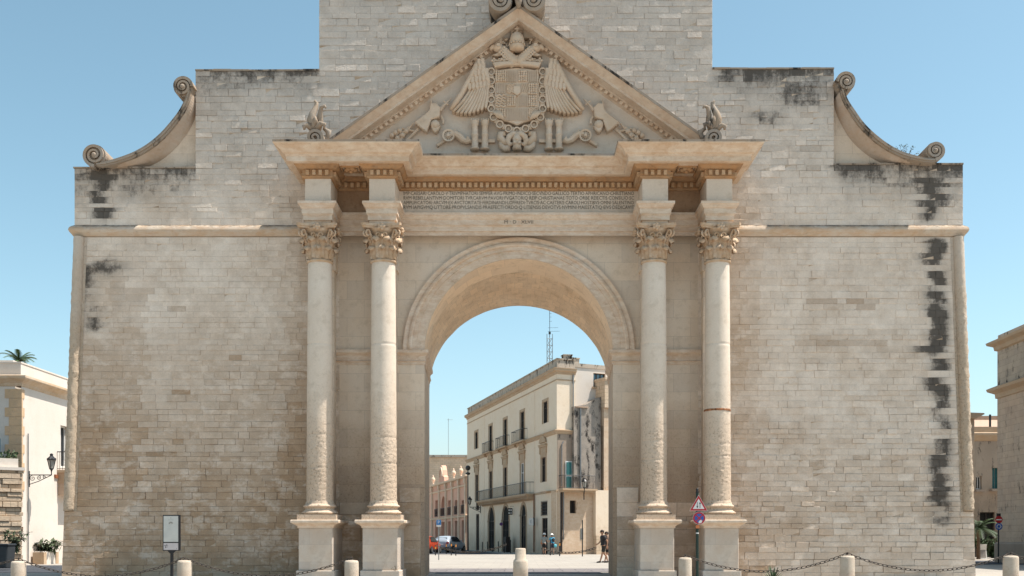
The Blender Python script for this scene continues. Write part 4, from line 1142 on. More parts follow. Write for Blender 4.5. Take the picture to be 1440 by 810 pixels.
b = MB(); b.sweep(box4, [(-.45,ZCor),(-.05,ZCor),(-.05,ZT_),(.02,ZT_+.01),(.02,ZT_+.1),(-.5,ZT_+.1),(-.5,ZCor)]); b.box(-.02, .5, .6, 8, ZCor+.06, ZT_+.3)
b.build('parapet', T['parapet'], pal)
for pc in (680.7, 751.8): b = MB(); x = F.t(pc); b.box(x-.12, x+.12, -.03, .01, 1.0, ZAr); b.build('pilaster_strip', T['plaster'], pal)
for h in w2: 
    window_unit(pal, *h, dep=.14, frame='wood_dark', pane='dark', transom=True)
    b = MB(); a, c, e, f = h; b.box(a-.22, a-.0, -.05, .0, e, f+.22); b.box(c, c+.22, -.05, .0, e, f+.22); b.box(a, c, -.05, 0, f, f+.22)
    if e > ZSt+1: b.box(a-.3, c+.3, -.14, 0, e-.14, e)
    b.build('window_surround', T['stonetrim'], pal)
for i, h in enumerate(w1):
    window_unit(pal, *h, dep=.14, frame='white' if i == 3 else 'wood', pane='glass' if i == 3 else 'dark', transom=True)
    a, c, e, f = h; b = MB(); b.box(a-.22, a, -.05, .0, e, f+.25); b.box(c, c+.22, -.05, 0, e, f+.25); b.box(a, c, -.05, 0, f, f+.25)
    b.box(a-.24, c+.24, -.06, 0, f+.25, f+.85); b.box(a-.38, c+.38, -.16, 0, f+.85, f+1.0); b.box(a-.44, c+.44, -.20, 0, f+1.0, f+1.08)
    b.prism(arc((a+c)/2, f+.62, (c-a)/2+.5, 30, 150, 8), -.16, -.0)
    for s_ in (a-.3, c+.12): b.prism([(s_,f+.3),(s_+.18,f+.3),(s_+.18,f+.86),(s_,f+.86)], -.12, 0)
    if e > ZB1+1: b.box(a-.3, c+.3, -.14, 0, e-.14, e)
    b.build('window_hood', T['stonetrim'], pal)
for i, h in enumerate(g0):
    a, c, e, f = h[:4]; f_ = f-(c-a)/2 if len(h) > 4 else f
    if len(h) > 4:
        fr = window_unit(pal, a, c, e, f_, dep=.14, frame='wood_dark', pane='dark' if i != 2 else 'glass', name='arched_door', transom=True)
        b = MB(); b.prism([(a, f_)]+arc((a+c)/2, f_, (c-a)/2, 0, 180, 12)[::-1], .10, .13); b.build('fanlight', T['dark'], fr)
        b = MB(); o = arc((a+c)/2, f_, (c-a)/2+.24, 0, 180, 14); n_ = arc((a+c)/2, f_, (c-a)/2+.0, 0, 180, 14)
        for k in range(14): b.add([(n_[k][0],-.05,n_[k][1]),(o[k][0],-.05,o[k][1]),(o[k+1][0],-.05,o[k+1][1]),(n_[k+1][0],-.05,n_[k+1][1]),(o[k][0],0,o[k][1]),(o[k+1][0],0,o[k+1][1])], [(0,1,2,3),(1,4,5,2)])
        b.box(a-.24, a, -.05, 0, 0, f_); b.box(c, c+.24, -.05, 0, 0, f_)
        b.box(a-.3, a, -.08, 0, f_-.1, f_+.06); b.box(c, c+.3, -.08, 0, f_-.1, f_+.06)
        b.build('door_surround', T['stonetrim'], pal)
    elif e < 1: window_unit(pal, a, c, e, f, dep=.14, frame='wood', pane='wood_dark' if i == 3 else 'dark', name='door', transom=True)
    else:
        window_unit(pal, a, c, e, f, dep=.14, frame='wood', pane='dark')
        if i == 5:
            b = MB()
            for k in range(6): x = a+(c-a)*k/5; b.tube([(x,-.03,e-.1),(x,-.03,f+.1)], .02, 5)
            for k in range(5): z = e+(f-e)*k/4; b.tube([(a-.05,-.03,z),(c+.05,-.03,z)], .02, 5)
            b.build('window_grille', M['black'], pal)
for i, (pa, pb) in enumerate(((683.5,694.2),(702.5,716.5),(725.3,741.5))):
    xa, xb = F.t(pa), F.t(pb); zb = ZSt+.06
    s_ = MB(); s_.box(xa, xb, -.45, 0, zb-.13, zb); s_.box(xa+.3, xa+.5, -.3, 0, zb-.4, zb-.13); s_.box(xb-.5, xb-.3, -.3, 0, zb-.4, zb-.13)
    sb = s_.build('balcony_slab', T['stonetrim'], pal); railing(sb, [((xa+.03,0),(xa+.03,-.42)),((xa+.03,-.42),(xb-.03,-.42)),((xb-.03,-.42),(xb-.03,0))], zb, zb+1.0, step=.26)
xa, xb = F.t(679), F.t(751)
s_ = MB(); s_.box(xa, xb, -.75, 0, ZB1-.12, ZB1+.05); s_.box(xa+.06, xb-.06, -.65, 0, ZB1-.2, ZB1-.12)
x = xa+.2
while x < xb-.2: s_.box(x, x+.16, -.6, 0, ZB1-.42, ZB1-.2); x += .42
s_.box(xa+.1, xb-.1, -.12, 0, ZB1-.52, ZB1-.42)
sb = s_.build('balcony_slab', T['stonetrim'], pal, label='long stone balcony slab on a row of brackets'); railing(sb, [((xa+.04,0),(xa+.04,-.7)),((xa+.04,-.7),(xb-.04,-.7)),((xb-.04,-.7),(xb-.04,0))], ZB1+.05, ZB1+1.05, step=.24)
b = MB(); x = F.t(752.6); b.tube([(x,-.12,0.1),(x,-.12,ZB1)], .06, 8); b.build('drainpipe', plain('rusty_pipe', (.22,.12,.07), .6), pal)
b = MB(); w_ = Vector((EX, EY)).normalized(); o_ = Vector((w_.y, -w_.x))*.1; x, y = Lp+EX*.85+o_.x, EY*.85+o_.y; b.tube([(x,y,ZSt),(x,y,ZCb)], .06, 8); b.build('drainpipe', M['galv'], pal)
b = MB(); b.box(Lp+EX-.9, Lp+EX-.2, EY-.9, EY-.2, ZT_-.3, ZT_+.45); b.box(Lp+EX-.95, Lp+EX-.15, EY-.95, EY-.15, ZT_+.45, ZT_+.53); b.build('chimney', T['parapet'], pal)
x = F.t(712); b = MB(); b.box(x-.4, x+.4, 3, 3.8, ZT_-.3, ZT_+1.2); b.box(x-.5, x+.5, 2.9, 3.9, ZT_+1.2, ZT_+1.3); b.build('chimney', T['parapet'], pal)

# rear wing and annexes on the right of the corner: second local frame, x to the right along the end wall
def bx(b, pa, pb, ya, yb, pya, pyb, pref=None):
    r = pref if pref else (pa+pb)/2; b.box(G.t(pa), G.t(pb), ya, yb, G.z(r, pyb), G.z(r, pya))
ann = empty('stained_annex', 'annex with black stained plaster wall leaning against the palazzo corner', 'building', (B_[0], B_[1], 0), G.rz)
gz = lambda px, py: G.z(px, py)
xR = G.t(900)
b = MB(); ZA0 = gz(805, 690)
hol = [(G.t(797), G.t(806), gz(801, 722), gz(801, 704))]
b.cur = 0; wall_holes(b, .04, G.t(829.5), .0, ZA0, hol, y=-.5, dep=.3)
b.quad((.04,-.5,0),(.04,-.5,ZA0),(.04,1,ZA0),(.04,1,0)); b.quad((.04,-.5,ZA0),(G.t(829.5),-.5,ZA0),(G.t(829.5),3,ZA0),(.04,3,ZA0))
b.build('lower_wall', T['plaster_low'], ann)
b = MB(); b.box(G.t(829.5)+.01, xR, -.9, 4, 1.5, gz(840, 690)); b.build('pale_wall', T['plaster'], ann)
b = MB(); b.box(G.t(829.5)+.01, xR, -1.0, 4, 0, 1.5); b.build('plinth', T['rubble'], ann)
f_ = window_unit(ann, *hol[0], dep=.3, y=-.5, frame='black2' if False else 'wood_dark', pane='dark', bars=3)
b = MB()
x0, x1 = G.t(804), G.t(842)
b.prism([(x0, ZA0), (x1, ZA0), (x1, gz(842, 559)), (G.t(836), gz(836, 561)), (G.t(820), gz(820, 570)), (x0, gz(804, 572))], -.35, 3); b.build('stained_wall', T['stained'], ann)
b = MB(); bx(b, 843, 900, -.6, 4, 600, 690, 845); b.box(G.t(843), xR, -.7, 3, gz(848, 690), gz(848, 575)); b.build('side_pier', T['plaster_low'], ann)
b = MB(); b.box(G.t(842.3), G.t(870), -.9, 2, gz(848, 575)+.01, gz(848, 535)); b.box(G.t(841.5), G.t(872), -1.0, 2.1, gz(848, 536), gz(848, 533)); b.build('chimney_stack', T['rubble'], ann)
b = MB(); b.box(.05, x0-.01, -.04, -.015, ZA0, ZSt-.3); b.build('recess_wall', T['brownwall'], ann)
# green door on the little balcony
zb = ZA0+.12; xa, xb = .1, G.t(829)
s_ = MB(); s_.box(xa-.25, xb, -1.25, -.51, ZA0-.02, zb); s_.box(xa-.15, xb-.1, -1.1, -.52, ZA0-.16, ZA0-.02); sb = s_.build('balcony_slab', T['stonetrim'], ann)
railing(sb, [((xa-.2,-.5),(xa-.2,-1.2)),((xa-.2,-1.2),(G.t(826),-1.2))], zb, zb+1.05, step=.12)
x = G.t(794.3); d_ = MB(); d_.box(x, x+.62, -.12, -.05, zb+.0, zb+2.25); f_ = d_.build('door', T['white'], ann)
d_ = MB(); d_.box(x+.07, x+.55, -.16, -.125, zb+1.1, zb+2.17); d_.box(x+.07, x+.55, -.16, -.125, zb+.07, zb+1.0); d_.build('door_panel', T['teal'], f_)
b = MB(); x = G.t(812.5); b.tube([(x,-.42,ZA0+.1),(x,-.42,gz(812,575))], .07, 8); b.tube([(G.t(789),-.12,ZA0+.3),(G.t(789),-.12,gz(790,625)),(G.t(791.5),-.12,gz(790,621))], .05, 8)
b.tube([(G.t(787.3),-.58,1.2),(G.t(787.3),-.58,ZA0)], .05, 8); b.build('drainpipe', M['galv'], ann)
b = MB(); b.tube([(G.t(784.5),-.56,.2),(G.t(784.5),-.56,ZA0-.2)], .09, 8); b.build('dark_downpipe', T['wood_dark'], ann)
b = MB(); b.box(G.t(806), G.t(823), -.5, 1.6, gz(815,574), gz(815,572.5)); b.build('lean_to_roof', T['rooftile'], ann)
b = MB(); b.box(G.t(811.5), G.t(815.5), -.52, -.53, 1.2, 2.1); b.build('meter_box', T['greydoor'], ann)
# upper house behind
uo = (B_[0]+v.x*(ED+.02)-v.y*.5, B_[1]+v.y*(ED+.02)+v.x*.5)
up = empty('white_rooftop_house', 'sunlit white upper storey with blue window behind the black stained annex', 'building', (uo[0], uo[1], 0), G.rz)
U = Fac(uo, (uo[0]+v.x*12, uo[1]+v.y*12))
zt = U.z(830, 518); h_ = (U.t(834.5), U.t(851.5), U.z(842, 544.5), U.z(842, 525))
b = MB(); wall_holes(b, 0, U.t(920), 8, zt, [h_], dep=.25); b.quad((0,0,8),(0,0,zt),(0,5,zt),(0,5,8)); b.quad((0,0,zt),(U.t(920),0,zt),(U.t(920),5,zt),(0,5,zt)); b.build('wall', T['white_plaster'], up)
b = MB(); b.box(-.1, U.t(920), -.06, .3, zt+.002, zt+.32); b.build('parapet', T['parapet'], up)
window_unit(up, *h_, dep=.25, frame='wood_dark', pane='blueglass', bars=2)
b = MB(); b.box(h_[0]-.15, h_[1]+.1, -.15, 0, h_[2]-.16, h_[2]); b.build('window_sill', T['stonetrim'], up)
b = MB(); b.box(.1, .9, .4, 1.2, zt, zt+.75); b.box(.05, .95, .35, 1.25, zt+.75, zt+.85); b.build('chimney', T['parapet'], up)
# wall lamp on the annex
def lantern_parts(root, z, s=1.0, x=0.0):
    b = MB(); b.smooth = False
    b.lathe([(.075*s,0),(.155*s,.34*s)], (x,0,z), 4, cap=False); b.build('lantern_glass', T['lamp_glass'], root)
    b = MB()
    for k in range(4):
        a = math.pi/2*k; b.tube([(x+.08*s*math.cos(a), .08*s*math.sin(a), z), (x+.165*s*math.cos(a), .165*s*math.sin(a), z+.35*s)], .014*s, 5)
    b.lathe([(.02*s,-.14*s),(.045*s,-.06*s),(.09*s,-.02*s),(.09*s,.0)], (x,0,z), 8); b.lathe([(.185*s,.33*s),(.19*s,.36*s),(.12*s,.44*s),(.06*s,.50*s),(.07*s,.56*s),(.02*s,.60*s)], (x,0,z), 8)
    for k in range(6): a = math.pi/3*k; b.sphere((x+.16*s*math.cos(a), .16*s*math.sin(a), z+.39*s), .025*s, 6, 4)
    b.build('lantern_frame', M['black'], root)
T['lamp_glass'] = plain('milky_lantern_glass', (.35,.33,.29), .2)
def bracket_lamp(name, label, loc, rz, arm, s=1.0, group=None):
    r = empty(name, label, 'street lamp', loc, rz, group)
    b = MB(); b.tube([(0,0,-.12*s),(arm,0,-.12*s)], .022*s, 6); pts = []
    b.tube([(arm*.98,0,-.12*s),(arm*.98,0,0)], .02*s, 6)
    for k in range(3):
        q = arm*(.16+.26*k); pts = spiral(q, -.25*s+.03*k, .12*s*(1-.2*k), math.pi/2, 1.5, -1 if k % 2 else 1, 20)
        b.tube([(p[0], 0, p[1]) for p in pts], .014*s, 5)
    b.tube([(.0,0,-.5*s),(arm*.4,0,-.38*s),(arm*.95,0,-.14*s)], .016*s, 5); b.box(-.03,.03,-.04,.04,-.6*s,.05)
    b.build('bracket', M['black'], r); lantern_parts(r, .0+.14*s, s, arm*.98)
    return r
lx, ly = G.A + G.u*G.t(820), 0
bracket_lamp('wall_lantern', 'wall lantern on black bracket at the corner of the stained annex balcony', (lx.x, lx.y-1.2, gz(820, 690)), -math.pi/2, .7, 1.3)
fx = F.A + F.u*F.t(676); nrm = Vector((-F.u.y*-1*-1, 0)) if False else Vector((F.u.y, -F.u.x))
bracket_lamp('wall_lantern', 'wall lantern on long iron bracket at the far end of the palazzo front', (fx.x+nrm.x*.05, fx.y+nrm.y*.05, F.z(676, 711)), math.atan2(nrm.y, nrm.x), 1.15, 1.3)

# ------------------------------------------------------------------ PINK HOUSE + OLD STONE BLOCK
pA = (X(604, 152), 152-D0); pB = (X(656.5, 126), 126-D0); P = Fac(pA, pB)
pk = empty('pink_house', 'low pink building with white pilasters and scrolled roof gable left of the palazzo', 'building', (pA[0], pA[1], 0), P.rz)
ztp = P.z(657, 671); b = MB(); zf = P.z(632, 727.5)
cs = [(614.2,4.2,0),(623.5,6.2,1),(632.5,4.6,0),(641.5,4,0),(651.3,4.2,0)]
hs = []
for pc, w_, ar in cs:
    a, c = P.t(pc-w_/2), P.t(pc+w_/2); hs.append((a, c, zf+.25, P.z(pc, 703.5 if not ar else 697.5), ar)); hs.append((a, c, 0.02, zf-.5))
wall_holes(b, 0, P.L, 0, ztp, hs, dep=.6)
b.quad((0,0,0),(0,12,0),(0,12,ztp),(0,0,ztp)); b.quad((P.L,12,0),(P.L,0,0),(P.L,0,ztp),(P.L,12,ztp)); b.quad((0,0,ztp),(P.L,0,ztp),(P.L,12,ztp),(0,12,ztp))
b.build('wall', T['pink'], pk)
for i, h in enumerate(hs):
    b = MB(); red = i < 6
    b.box(h[0]-.05, h[1]+.05, .6, .7, h[2], h[3]); b.build('recess', T['red_recess'] if red else T['dark'], pk)
    if i % 2 == 0:
        railing(pk, [((h[0]-.05,-.1),(h[1]+.05,-.1))], h[2], h[2]+1.0, step=.16)
for pc in (608.5, 618.6, 628.2, 637, 646.5, 655.8):
    x = P.t(pc); b = MB(); b.box(x-.28, x+.28, -.22, 0, 0, ztp); b.box(x-.36, x+.36, -.3, 0, ztp-.6, ztp-.1); b.build('pilaster', T['rose_trim'], pk)
b = MB(); b.sweep([(0,3),(0,0),(P.L,0),(P.L,3)], [(0,zf-.2),(.15,zf-.15),(.25,zf+.05),(0,zf+.1)]); b.sweep([(0,3),(0,0),(P.L,0),(P.L,3)], [(0,ztp-1.0),(.15,ztp-.95),(.2,ztp-.8),(0,ztp-.75)]); b.sweep([(0,3),(0,0),(P.L,0),(P.L,3)], [(0,ztp-.1),(.35,ztp),(.4,ztp+.2),(0,ztp+.3)])
b.build('cornice', T['rose_trim'], pk)
xc = P.t(623.5); b = MB(); b.prism([(xc-2.2,ztp),(xc+2.2,ztp),(xc+1.9,ztp+.8),(xc+1.3,ztp+1.0),(xc+1.0,ztp+1.7),(xc+.5,ztp+2.2),(xc,ztp+2.35),(xc-.5,ztp+2.2),(xc-1.0,ztp+1.7),(xc-1.3,ztp+1.0),(xc-1.9,ztp+.8)], -.3, .3, .06); b.build('gable', T['pink'], pk)
b = MB(); o = arc(xc, ztp+.9, 1.25, 0, 180, 16); n_ = arc(xc, ztp+.9, .95, 0, 180, 16)
b.prism(o+n_[::-1], -.42, -.28); b.build('gable_arch', T['rose_trim'], pk)
for pc in (609, 637.8, 648):
    x = P.t(pc); b = MB(); b.smooth = True; b.lathe([(.22,0),(.15,.12),(.12,.3),(.26,.55),(.30,.75),(.2,.95),(.08,1.05),(.12,1.15),(.03,1.3)], (x, 0, ztp+.25), 12); b.build('roof_urn', T['rose_trim'], pk)
ob = empty('old_stone_block', 'plain tan masonry block with flat roof rising behind the pink building', 'building', (X(560, 172), 172-D0, 0))
zt = Z(643, 172); b = MB(); b.box(0, 24, 0, 10, 0, zt); b.build('wall', T['rubble'], ob)
b = MB(); b.box(-.3, 24.3, -.3, 10.3, zt+.003, zt+.35); b.build('roof_edge', T['parapet'], ob)

# ------------------------------------------------------------------ WHITE HOUSE (left)
d1 = 54.0; a1 = (X(30, d1), d1-D0); a0 = (a1[0]-9, a1[1]+.6); W1 = Fac(a0, a1); W2 = Fac(a1, (a1[0]+.05, a1[1]+14))
wh = empty('white_house', 'white plastered house with deep roof cornice and orange stone corner left of the gate', 'building', (a1[0], a1[1], 0), W2.rz)
zt = Z(510.5, d1); zc = Z(536, d1); LW = 14
b = MB(); wall_holes(b, 0, LW, 0, zc, [(W2.t(85), W2.t(85)+1.1, 5.1, 7.3)], dep=.3)
b.box(.0, LW, .31, 9, 0.01, zc-.01)
b.build('wall', T['white_plaster'], wh)
window_unit(wh, W2.t(85), W2.t(85)+1.1, 5.1, 7.3, dep=.3, frame='white', pane='glass')
b = MB(); b.sweep([(0,9),(0,0),(LW,0)], [(0,zc-.25),(.05,zc-.23),(.08,zc-.1),(.2,zc+.0),(.33,zc+.08),(.36,zc+.14),(.36,zc+.24),(0,zc+.32)]); b.build('cornice', mat_stone('streaked_cornice', (.60,.54,.45), (.50,.38,.24), rust=.35), wh, label='orange streaked roof cornice')
b = MB(); b.box(.05, LW, .05, 9, zc+.30, zt); b.box(.02, LW, .02, 9.02, zt, zt+.07); b.build('parapet', T['white_plaster'], wh)
b = MB(); z = 3.2; k = 0
while z < zc-.4: b.box(-.03, .10+.30*(k % 2)*.6, -.035, .6+.2*(k % 2), z, min(zc-.36, z+.44)); z += .45; k += 1
b.build('quoins', mat_stone('orange_quoins', (.58,.43,.27), (.50,.38,.26), bump=.6, sc=2), wh)
x = W2.t(80); b = MB(); b.box(x, x+3, -.75, 0, 4.75, 4.9); b.box(x+.05, x+.3, -.5, 0, 4.2, 4.75); sb = b.build('balcony_slab', T['stonetrim'], wh); railing(sb, [((x+.03,0),(x+.03,-.7)),((x+.03,-.7),(x+2.9,-.7))], 4.9, 5.85)
b = MB(); b.box(x+.1, x+1.4, -.72, -.0, 3.55, 4.2); b.build('awning_box', T['tan_ashlar'], wh)
b = MB(); x = W2.t(38); b.tube([(x,-.06,.1),(x,-.06,zc-2.5)], .03, 6); b.build('conduit', M['galv'], wh)
b = MB(); x = W2.t(76); b.box(x, x+.35, -.08, 0, Z(671,57), Z(666,57)); b.build('wall_plaque', plain('rust_plaque', (.25,.09,.04)), wh)
bracket_lamp('wall_lantern', 'black iron lantern on scrolled bracket beside the white house on the left', (a1[0]+.03+.05*0, W2.A.y+W2.t(40), Z(664, 55.0)), R(2), 1.12, 1.25)
# neighbour in shade with glazed terrace
nh = empty('grey_terrace_house', 'shaded blue grey wall with glass balustrade at the left edge behind the stone wall', 'building', (a1[0]-9.5, a1[1]+.35, 0), 0)
b = MB(); b.box(0, 9.0, 0, 8, 0, Z(510, 55)-.3); b.build('wall', T['white_plaster'], nh)
b = MB(); b.box(-.1, 9.0, -.12, 8, Z(510,55)-.295, Z(510,55)); b.build('parapet', T['white_plaster'], nh)
b = MB(); b.box(4.0, 9.2, -1.9, -1.87, 4.9, 6.0); nb = b.build('glass_balustrade', T['blueglass'], nh)
b = MB(); b.box(4.0, 9.2, -1.93, -1.84, 6.0, 6.05); b.tube([(8.9,-1.9,4.6),(8.9,-1.9,8.6)], .03, 6); b.build('handrail', M['galv'], nb)
# stone terrace wall, layered rubble
tw = empty('terrace_wall', 'rough layered stone terrace wall with dark gaps at the left edge', 'wall', (X(33, 50), 50-D0, 0), R(35))
b = MB(); rnd = random.Random(4); z = 0; 
while z < 4.35:
    h = rnd.uniform(.16, .27); x = -12 + rnd.uniform(0,.3)
    while x < -.05:
        w_ = rnd.uniform(.4, 1.1); x1 = min(x+w_, rnd.uniform(-.05, .02)); o_ = rnd.uniform(-.09, .05)
        b.box(x, x1-.02, o_, .45, z, z+h-.025); x += w_
    z += h
b.build('stones', T['rubble'], tw, bevel=.03)
b = MB(); b.box(-12, -.1, .1, .44, 0, 4.2); b.build('core', T['brownwall'], tw)
b = MB(); b.box(-12, .04, -.12, .5, 4.36, 4.5); b.box(-12, -.2, 0.1, .4, 4.5, 4.9); b.build('coping', T['white_plaster'], tw)

# ------------------------------------------------------------------ RIGHT SIDE
rA = (X(1402.5, 60), 60-D0); rB = (X(1442, 56.3)+.2, 48-D0); Q = Fac(rA, (rA[0]-.25, rA[1]-16))
rb = empty('right_palazzo', 'tan stone palazzo with two heavy cornices in shade at the right edge', 'building', (rA[0], rA[1], 0), Q.rz)
LQ = 16; zt = Z(472, 60); zc2 = Z(552, 60); zc1 = Z(488, 60)
b = MB(); b.box(0, LQ, 0, 10, 0, zc2); b.build('wall', T['tan_ashlar'], rb)
b = MB(); b.box(0, LQ, 0.002, 10, zc2+.001, zc1-.01); b.build('upper_wall', mat_stone('lichen_upper_ashlar', (.46,.40,.33), (.38,.33,.27), bump=.6, stain=.42, sc=.9, joints=(.7,.33,.01,.4)), rb)
b = MB(); b.sweep([(0,10),(0,0),(LQ,0)], [(0,zc1-.25),(.12,zc1-.2),(.16,zc1),(.42,zc1+.12),(.46,zc1+.25),(0,zc1+.35)]); b.build('cornice', T['stonetrim'], rb)
b = MB(); b.sweep([(0,10),(0,0),(LQ,0)], [(0,zc2-.35),(.08,zc2-.33),(.10,zc2-.1),(.40,zc2+.06),(.44,zc2+.2),(0,zc2+.38)]); b.build('cornice', T['stonetrim'], rb, label='lower storey cornice')
b = MB(); b.box(.02, LQ, .02, 10, zc1+.30, zt); b.build('parapet', T['parapet'], rb)
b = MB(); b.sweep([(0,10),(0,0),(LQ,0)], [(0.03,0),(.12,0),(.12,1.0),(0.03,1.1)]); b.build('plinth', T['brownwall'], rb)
s0 = (X(1355, 76), 76-D0); S = Fac(s0, (s0[0]+10, s0[1]))
sh_ = empty('courtyard_house', 'shaded low house with green shutter and tiled roof edge between gate and right palazzo', 'building', (s0[0], s0[1], 0), 0)
zt = S.z(1385, 600); zl = S.z(1385, 612)
hs = [(S.t(1372.5), S.t(1380.5), S.z(1376,688), S.z(1376,669.5)), (S.t(1395.3), S.t(1404.5), S.z(1399,687), S.z(1399,658)), (S.t(1378), S.t(1399), .02, 3.1)]
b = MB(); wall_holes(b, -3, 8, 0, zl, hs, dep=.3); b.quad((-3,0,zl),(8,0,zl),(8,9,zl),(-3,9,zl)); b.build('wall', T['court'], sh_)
for i, h in enumerate(hs[:2]): window_unit(sh_, *h, dep=.3, frame='white', pane='dark', shut='teal' if i else None)
window_unit(sh_, *hs[2], dep=.3, frame='wood_dark', pane='dark', name='door')  # doorway enlarged; its dark pane stands in for the court's shade
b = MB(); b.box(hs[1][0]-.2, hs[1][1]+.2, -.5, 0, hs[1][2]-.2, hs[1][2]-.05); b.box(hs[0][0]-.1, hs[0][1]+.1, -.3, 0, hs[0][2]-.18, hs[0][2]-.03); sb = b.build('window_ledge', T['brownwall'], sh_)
b = MB(); b.sweep([(-3,0),(8,0)], [(0,zl-.4),(.1,zl-.35),(.3,zl-.1),(.36,zl),(.36,zl+.12),(0,zl+.2)]); b.box(-3, 8, .02, .4, zl+.2, zt+.0); b.build('cornice', T['stonetrim'], sh_)
b = MB(); b.add([(-3,.5,zt),(8,.5,zt),(8,5,zt+1.0),(-3,5,zt+1.0)], [(0,1,2,3)]); b.box(-3, 8, 5, 5.4, zt-1, zt+1.3); b.build('roof', T['rooftile'], sh_)
b = MB(); x = S.t(1397.5); b.tube([(x,.6,zt),(x,.6,zt+.9)], .08, 8); b.build('flue', M['black'], sh_)
th = empty('roofed_turret', 'small wall end with projecting tiled eaves just right of the gate', 'building', (X(1362, 66), 66-D0, 0), 0)
b = MB(); b.box(-2, .35, 0, 5, 0, Z(589,66)); b.build('wall', T['plaster_low'], th); b = MB(); b.prism([(-2.2,Z(589,66)+.002),(.35,Z(589,66)+.002),(.85,Z(583,66)),(.8,Z(581.5,66)),(-2.2,Z(579,66))], -.3, 5); b.build('eaves', T['stonetrim'], th)
# ================================================================== STREET THINGS
# ---- plants
def leaf_cards(b, c, n, rad, ls, rnd, up=.3, sc=(1,1,1)):
    for i in range(n):
        d = Vector((rnd.gauss(0,1), rnd.gauss(0,1), rnd.gauss(0,1))).normalized()*rad*rnd.random()**.45; d = Vector((d.x*sc[0], d.y*sc[1], d.z*sc[2]))
        p = Vector(c)+d; a = Vector((rnd.gauss(0,1), rnd.gauss(0,1), rnd.gauss(0,1)+up)).normalized(); q = a.cross(Vector((rnd.gauss(0,1), rnd.gauss(0,1), rnd.gauss(0,1)))).normalized()
        l = ls*rnd.uniform(.6,1.3); w_ = l*.28; n_ = a.cross(q)*l*.1
        b.add([p, p+a*l*.5+q*w_, p+a*l, p+a*l*.5-q*w_, p+a*l*.5+n_], [(0,1,4),(1,2,4),(2,3,4),(3,0,4)])
def arching_plant(name, label, loc, h, n, mat, seed, cat='plant', group=None, spread=.6, ll=.22):
    rnd = random.Random(seed); r = empty(name, label, cat, loc, 0, group); b = MB(); s = MB()
    for k in range(n):
        a = rnd.uniform(0, 2*math.pi); L_ = h*rnd.uniform(.7,1.15); sp = spread*rnd.uniform(.4,1.1); pts = []
        for i in range(7):
            u = i/6; pts.append(Vector((math.cos(a)*sp*h*u**1.4, math.sin(a)*sp*h*u**1.4, L_*(u-.28*u*u*1.3))))
        s.tube(pts, [.02-.013*i/6 for i in range(7)], 5)
        for i in range(1, 7):
            for q in range(4):
                p = pts[i].lerp(pts[i-1], rnd.random()); d = Vector((rnd.gauss(0,1), rnd.gauss(0,1), rnd.gauss(0,.6))).normalized(); e = d.cross(Vector((0,0,1))).normalized() if abs(d.z) < .95 else Vector((1,0,0)); l = ll*rnd.uniform(.7,1.3); w_ = l*.2
                b.add([p, p+d*l*.5+e*w_, p+d*l+Vector((0,0,-.04)), p+d*l*.5-e*w_], [(0,1,2,3)])
    b.build('foliage', mat, r); s.build('stem', T['trunk'], r); return r
def palm(name, label, loc, h, n, fl, seed, cat='palm'):
    rnd = random.Random(seed); r = empty(name, label, cat, loc); b = MB()
    for k in range(n):
        a = 2*math.pi*k/n+rnd.uniform(-.2,.2); el = rnd.uniform(.1,1.2); L_ = fl*rnd.uniform(.8,1.1); pts = []
        for i in range(11):
            u = i/10; pts.append(Vector((math.cos(a)*L_*u*math.cos(el*.8), math.sin(a)*L_*u*math.cos(el*.8), h+L_*(u*math.sin(el)-.75*u*u*(.5+.3*math.cos(el))))))
        b.tube(pts, [.02-.012*i/10 for i in range(11)], 4)
        for i in range(1, 11):
            t = (pts[i]-pts[i-1]).normalized(); sd_ = t.cross(Vector((0,0,1))).normalized()
            for s_ in (-1,1):
                for q in range(3):
                    p = pts[i-1].lerp(pts[i], q/3); ll = fl*.30*(1-.55*i/10); tip = p+sd_*s_*ll*.8+t*ll*.5+Vector((0,0,-ll*.25)); b.add([p-t*.02, p+t*.02, tip], [(0,1,2)])
    b.build('fronds', T['leaf'], r); b = MB(); b.lathe([(.13,0),(.10,h*.5),(.12,h)], (0,0,0), 10); b.build('trunk', T['trunk'], r); return r
arching_plant('potted_shrub', 'leafy shrub with arching twigs standing against the terrace wall at far left', (X(22, 48), 48-D0, .75), 1.2, 14, T['leaf2'], 2)
# planter with cactus-like shrubs by the white house
pl = empty('planter_box', 'white stone planter box with orange corner blocks under the wall plaque', 'planter', (-23.95, 18.9, 0), R(90))
b = MB(); b.box(-.85, .85, -.25, .25, 0, .62); b.box(-.8, .8, -.2, .2, .6, .65); b.build('trough', T['white_plaster'], pl)
for s_ in (-1, 1): b = MB(); b.box(s_*.72-.16, s_*.72+.16, -.28, .28, .0, .6); b.build('corner_block', T['stonetrim'], pl)
arching_plant('planter_shrub', 'broad grey green leafy shrub growing in the white planter box', (-23.95, 18.9, .62), .75, 16, T['leaf2'], 5, spread=1.1, ll=.34)
r = empty('flower_pot', 'terracotta pot with trailing plant on top of the terrace wall', 'plant pot', (X(6, 50), 50-D0+.2, 4.5))
b = MB(); b.lathe([(.12,0),(.2,.3),(.22,.3),(.22,.34)], seg=14); b.build('pot', plain('terracotta', (.40,.17,.10)), r); b = MB(); leaf_cards(b, (0,0,.5), 160, .42, .16, random.Random(3), sc=(1.3,1,.7)); b.build('foliage', T['leaf'], r)
bn = empty('waste_bin', 'dark grey bin standing at the bottom left corner behind the chain', 'bin', (X(2, 45), 45-D0, 0))
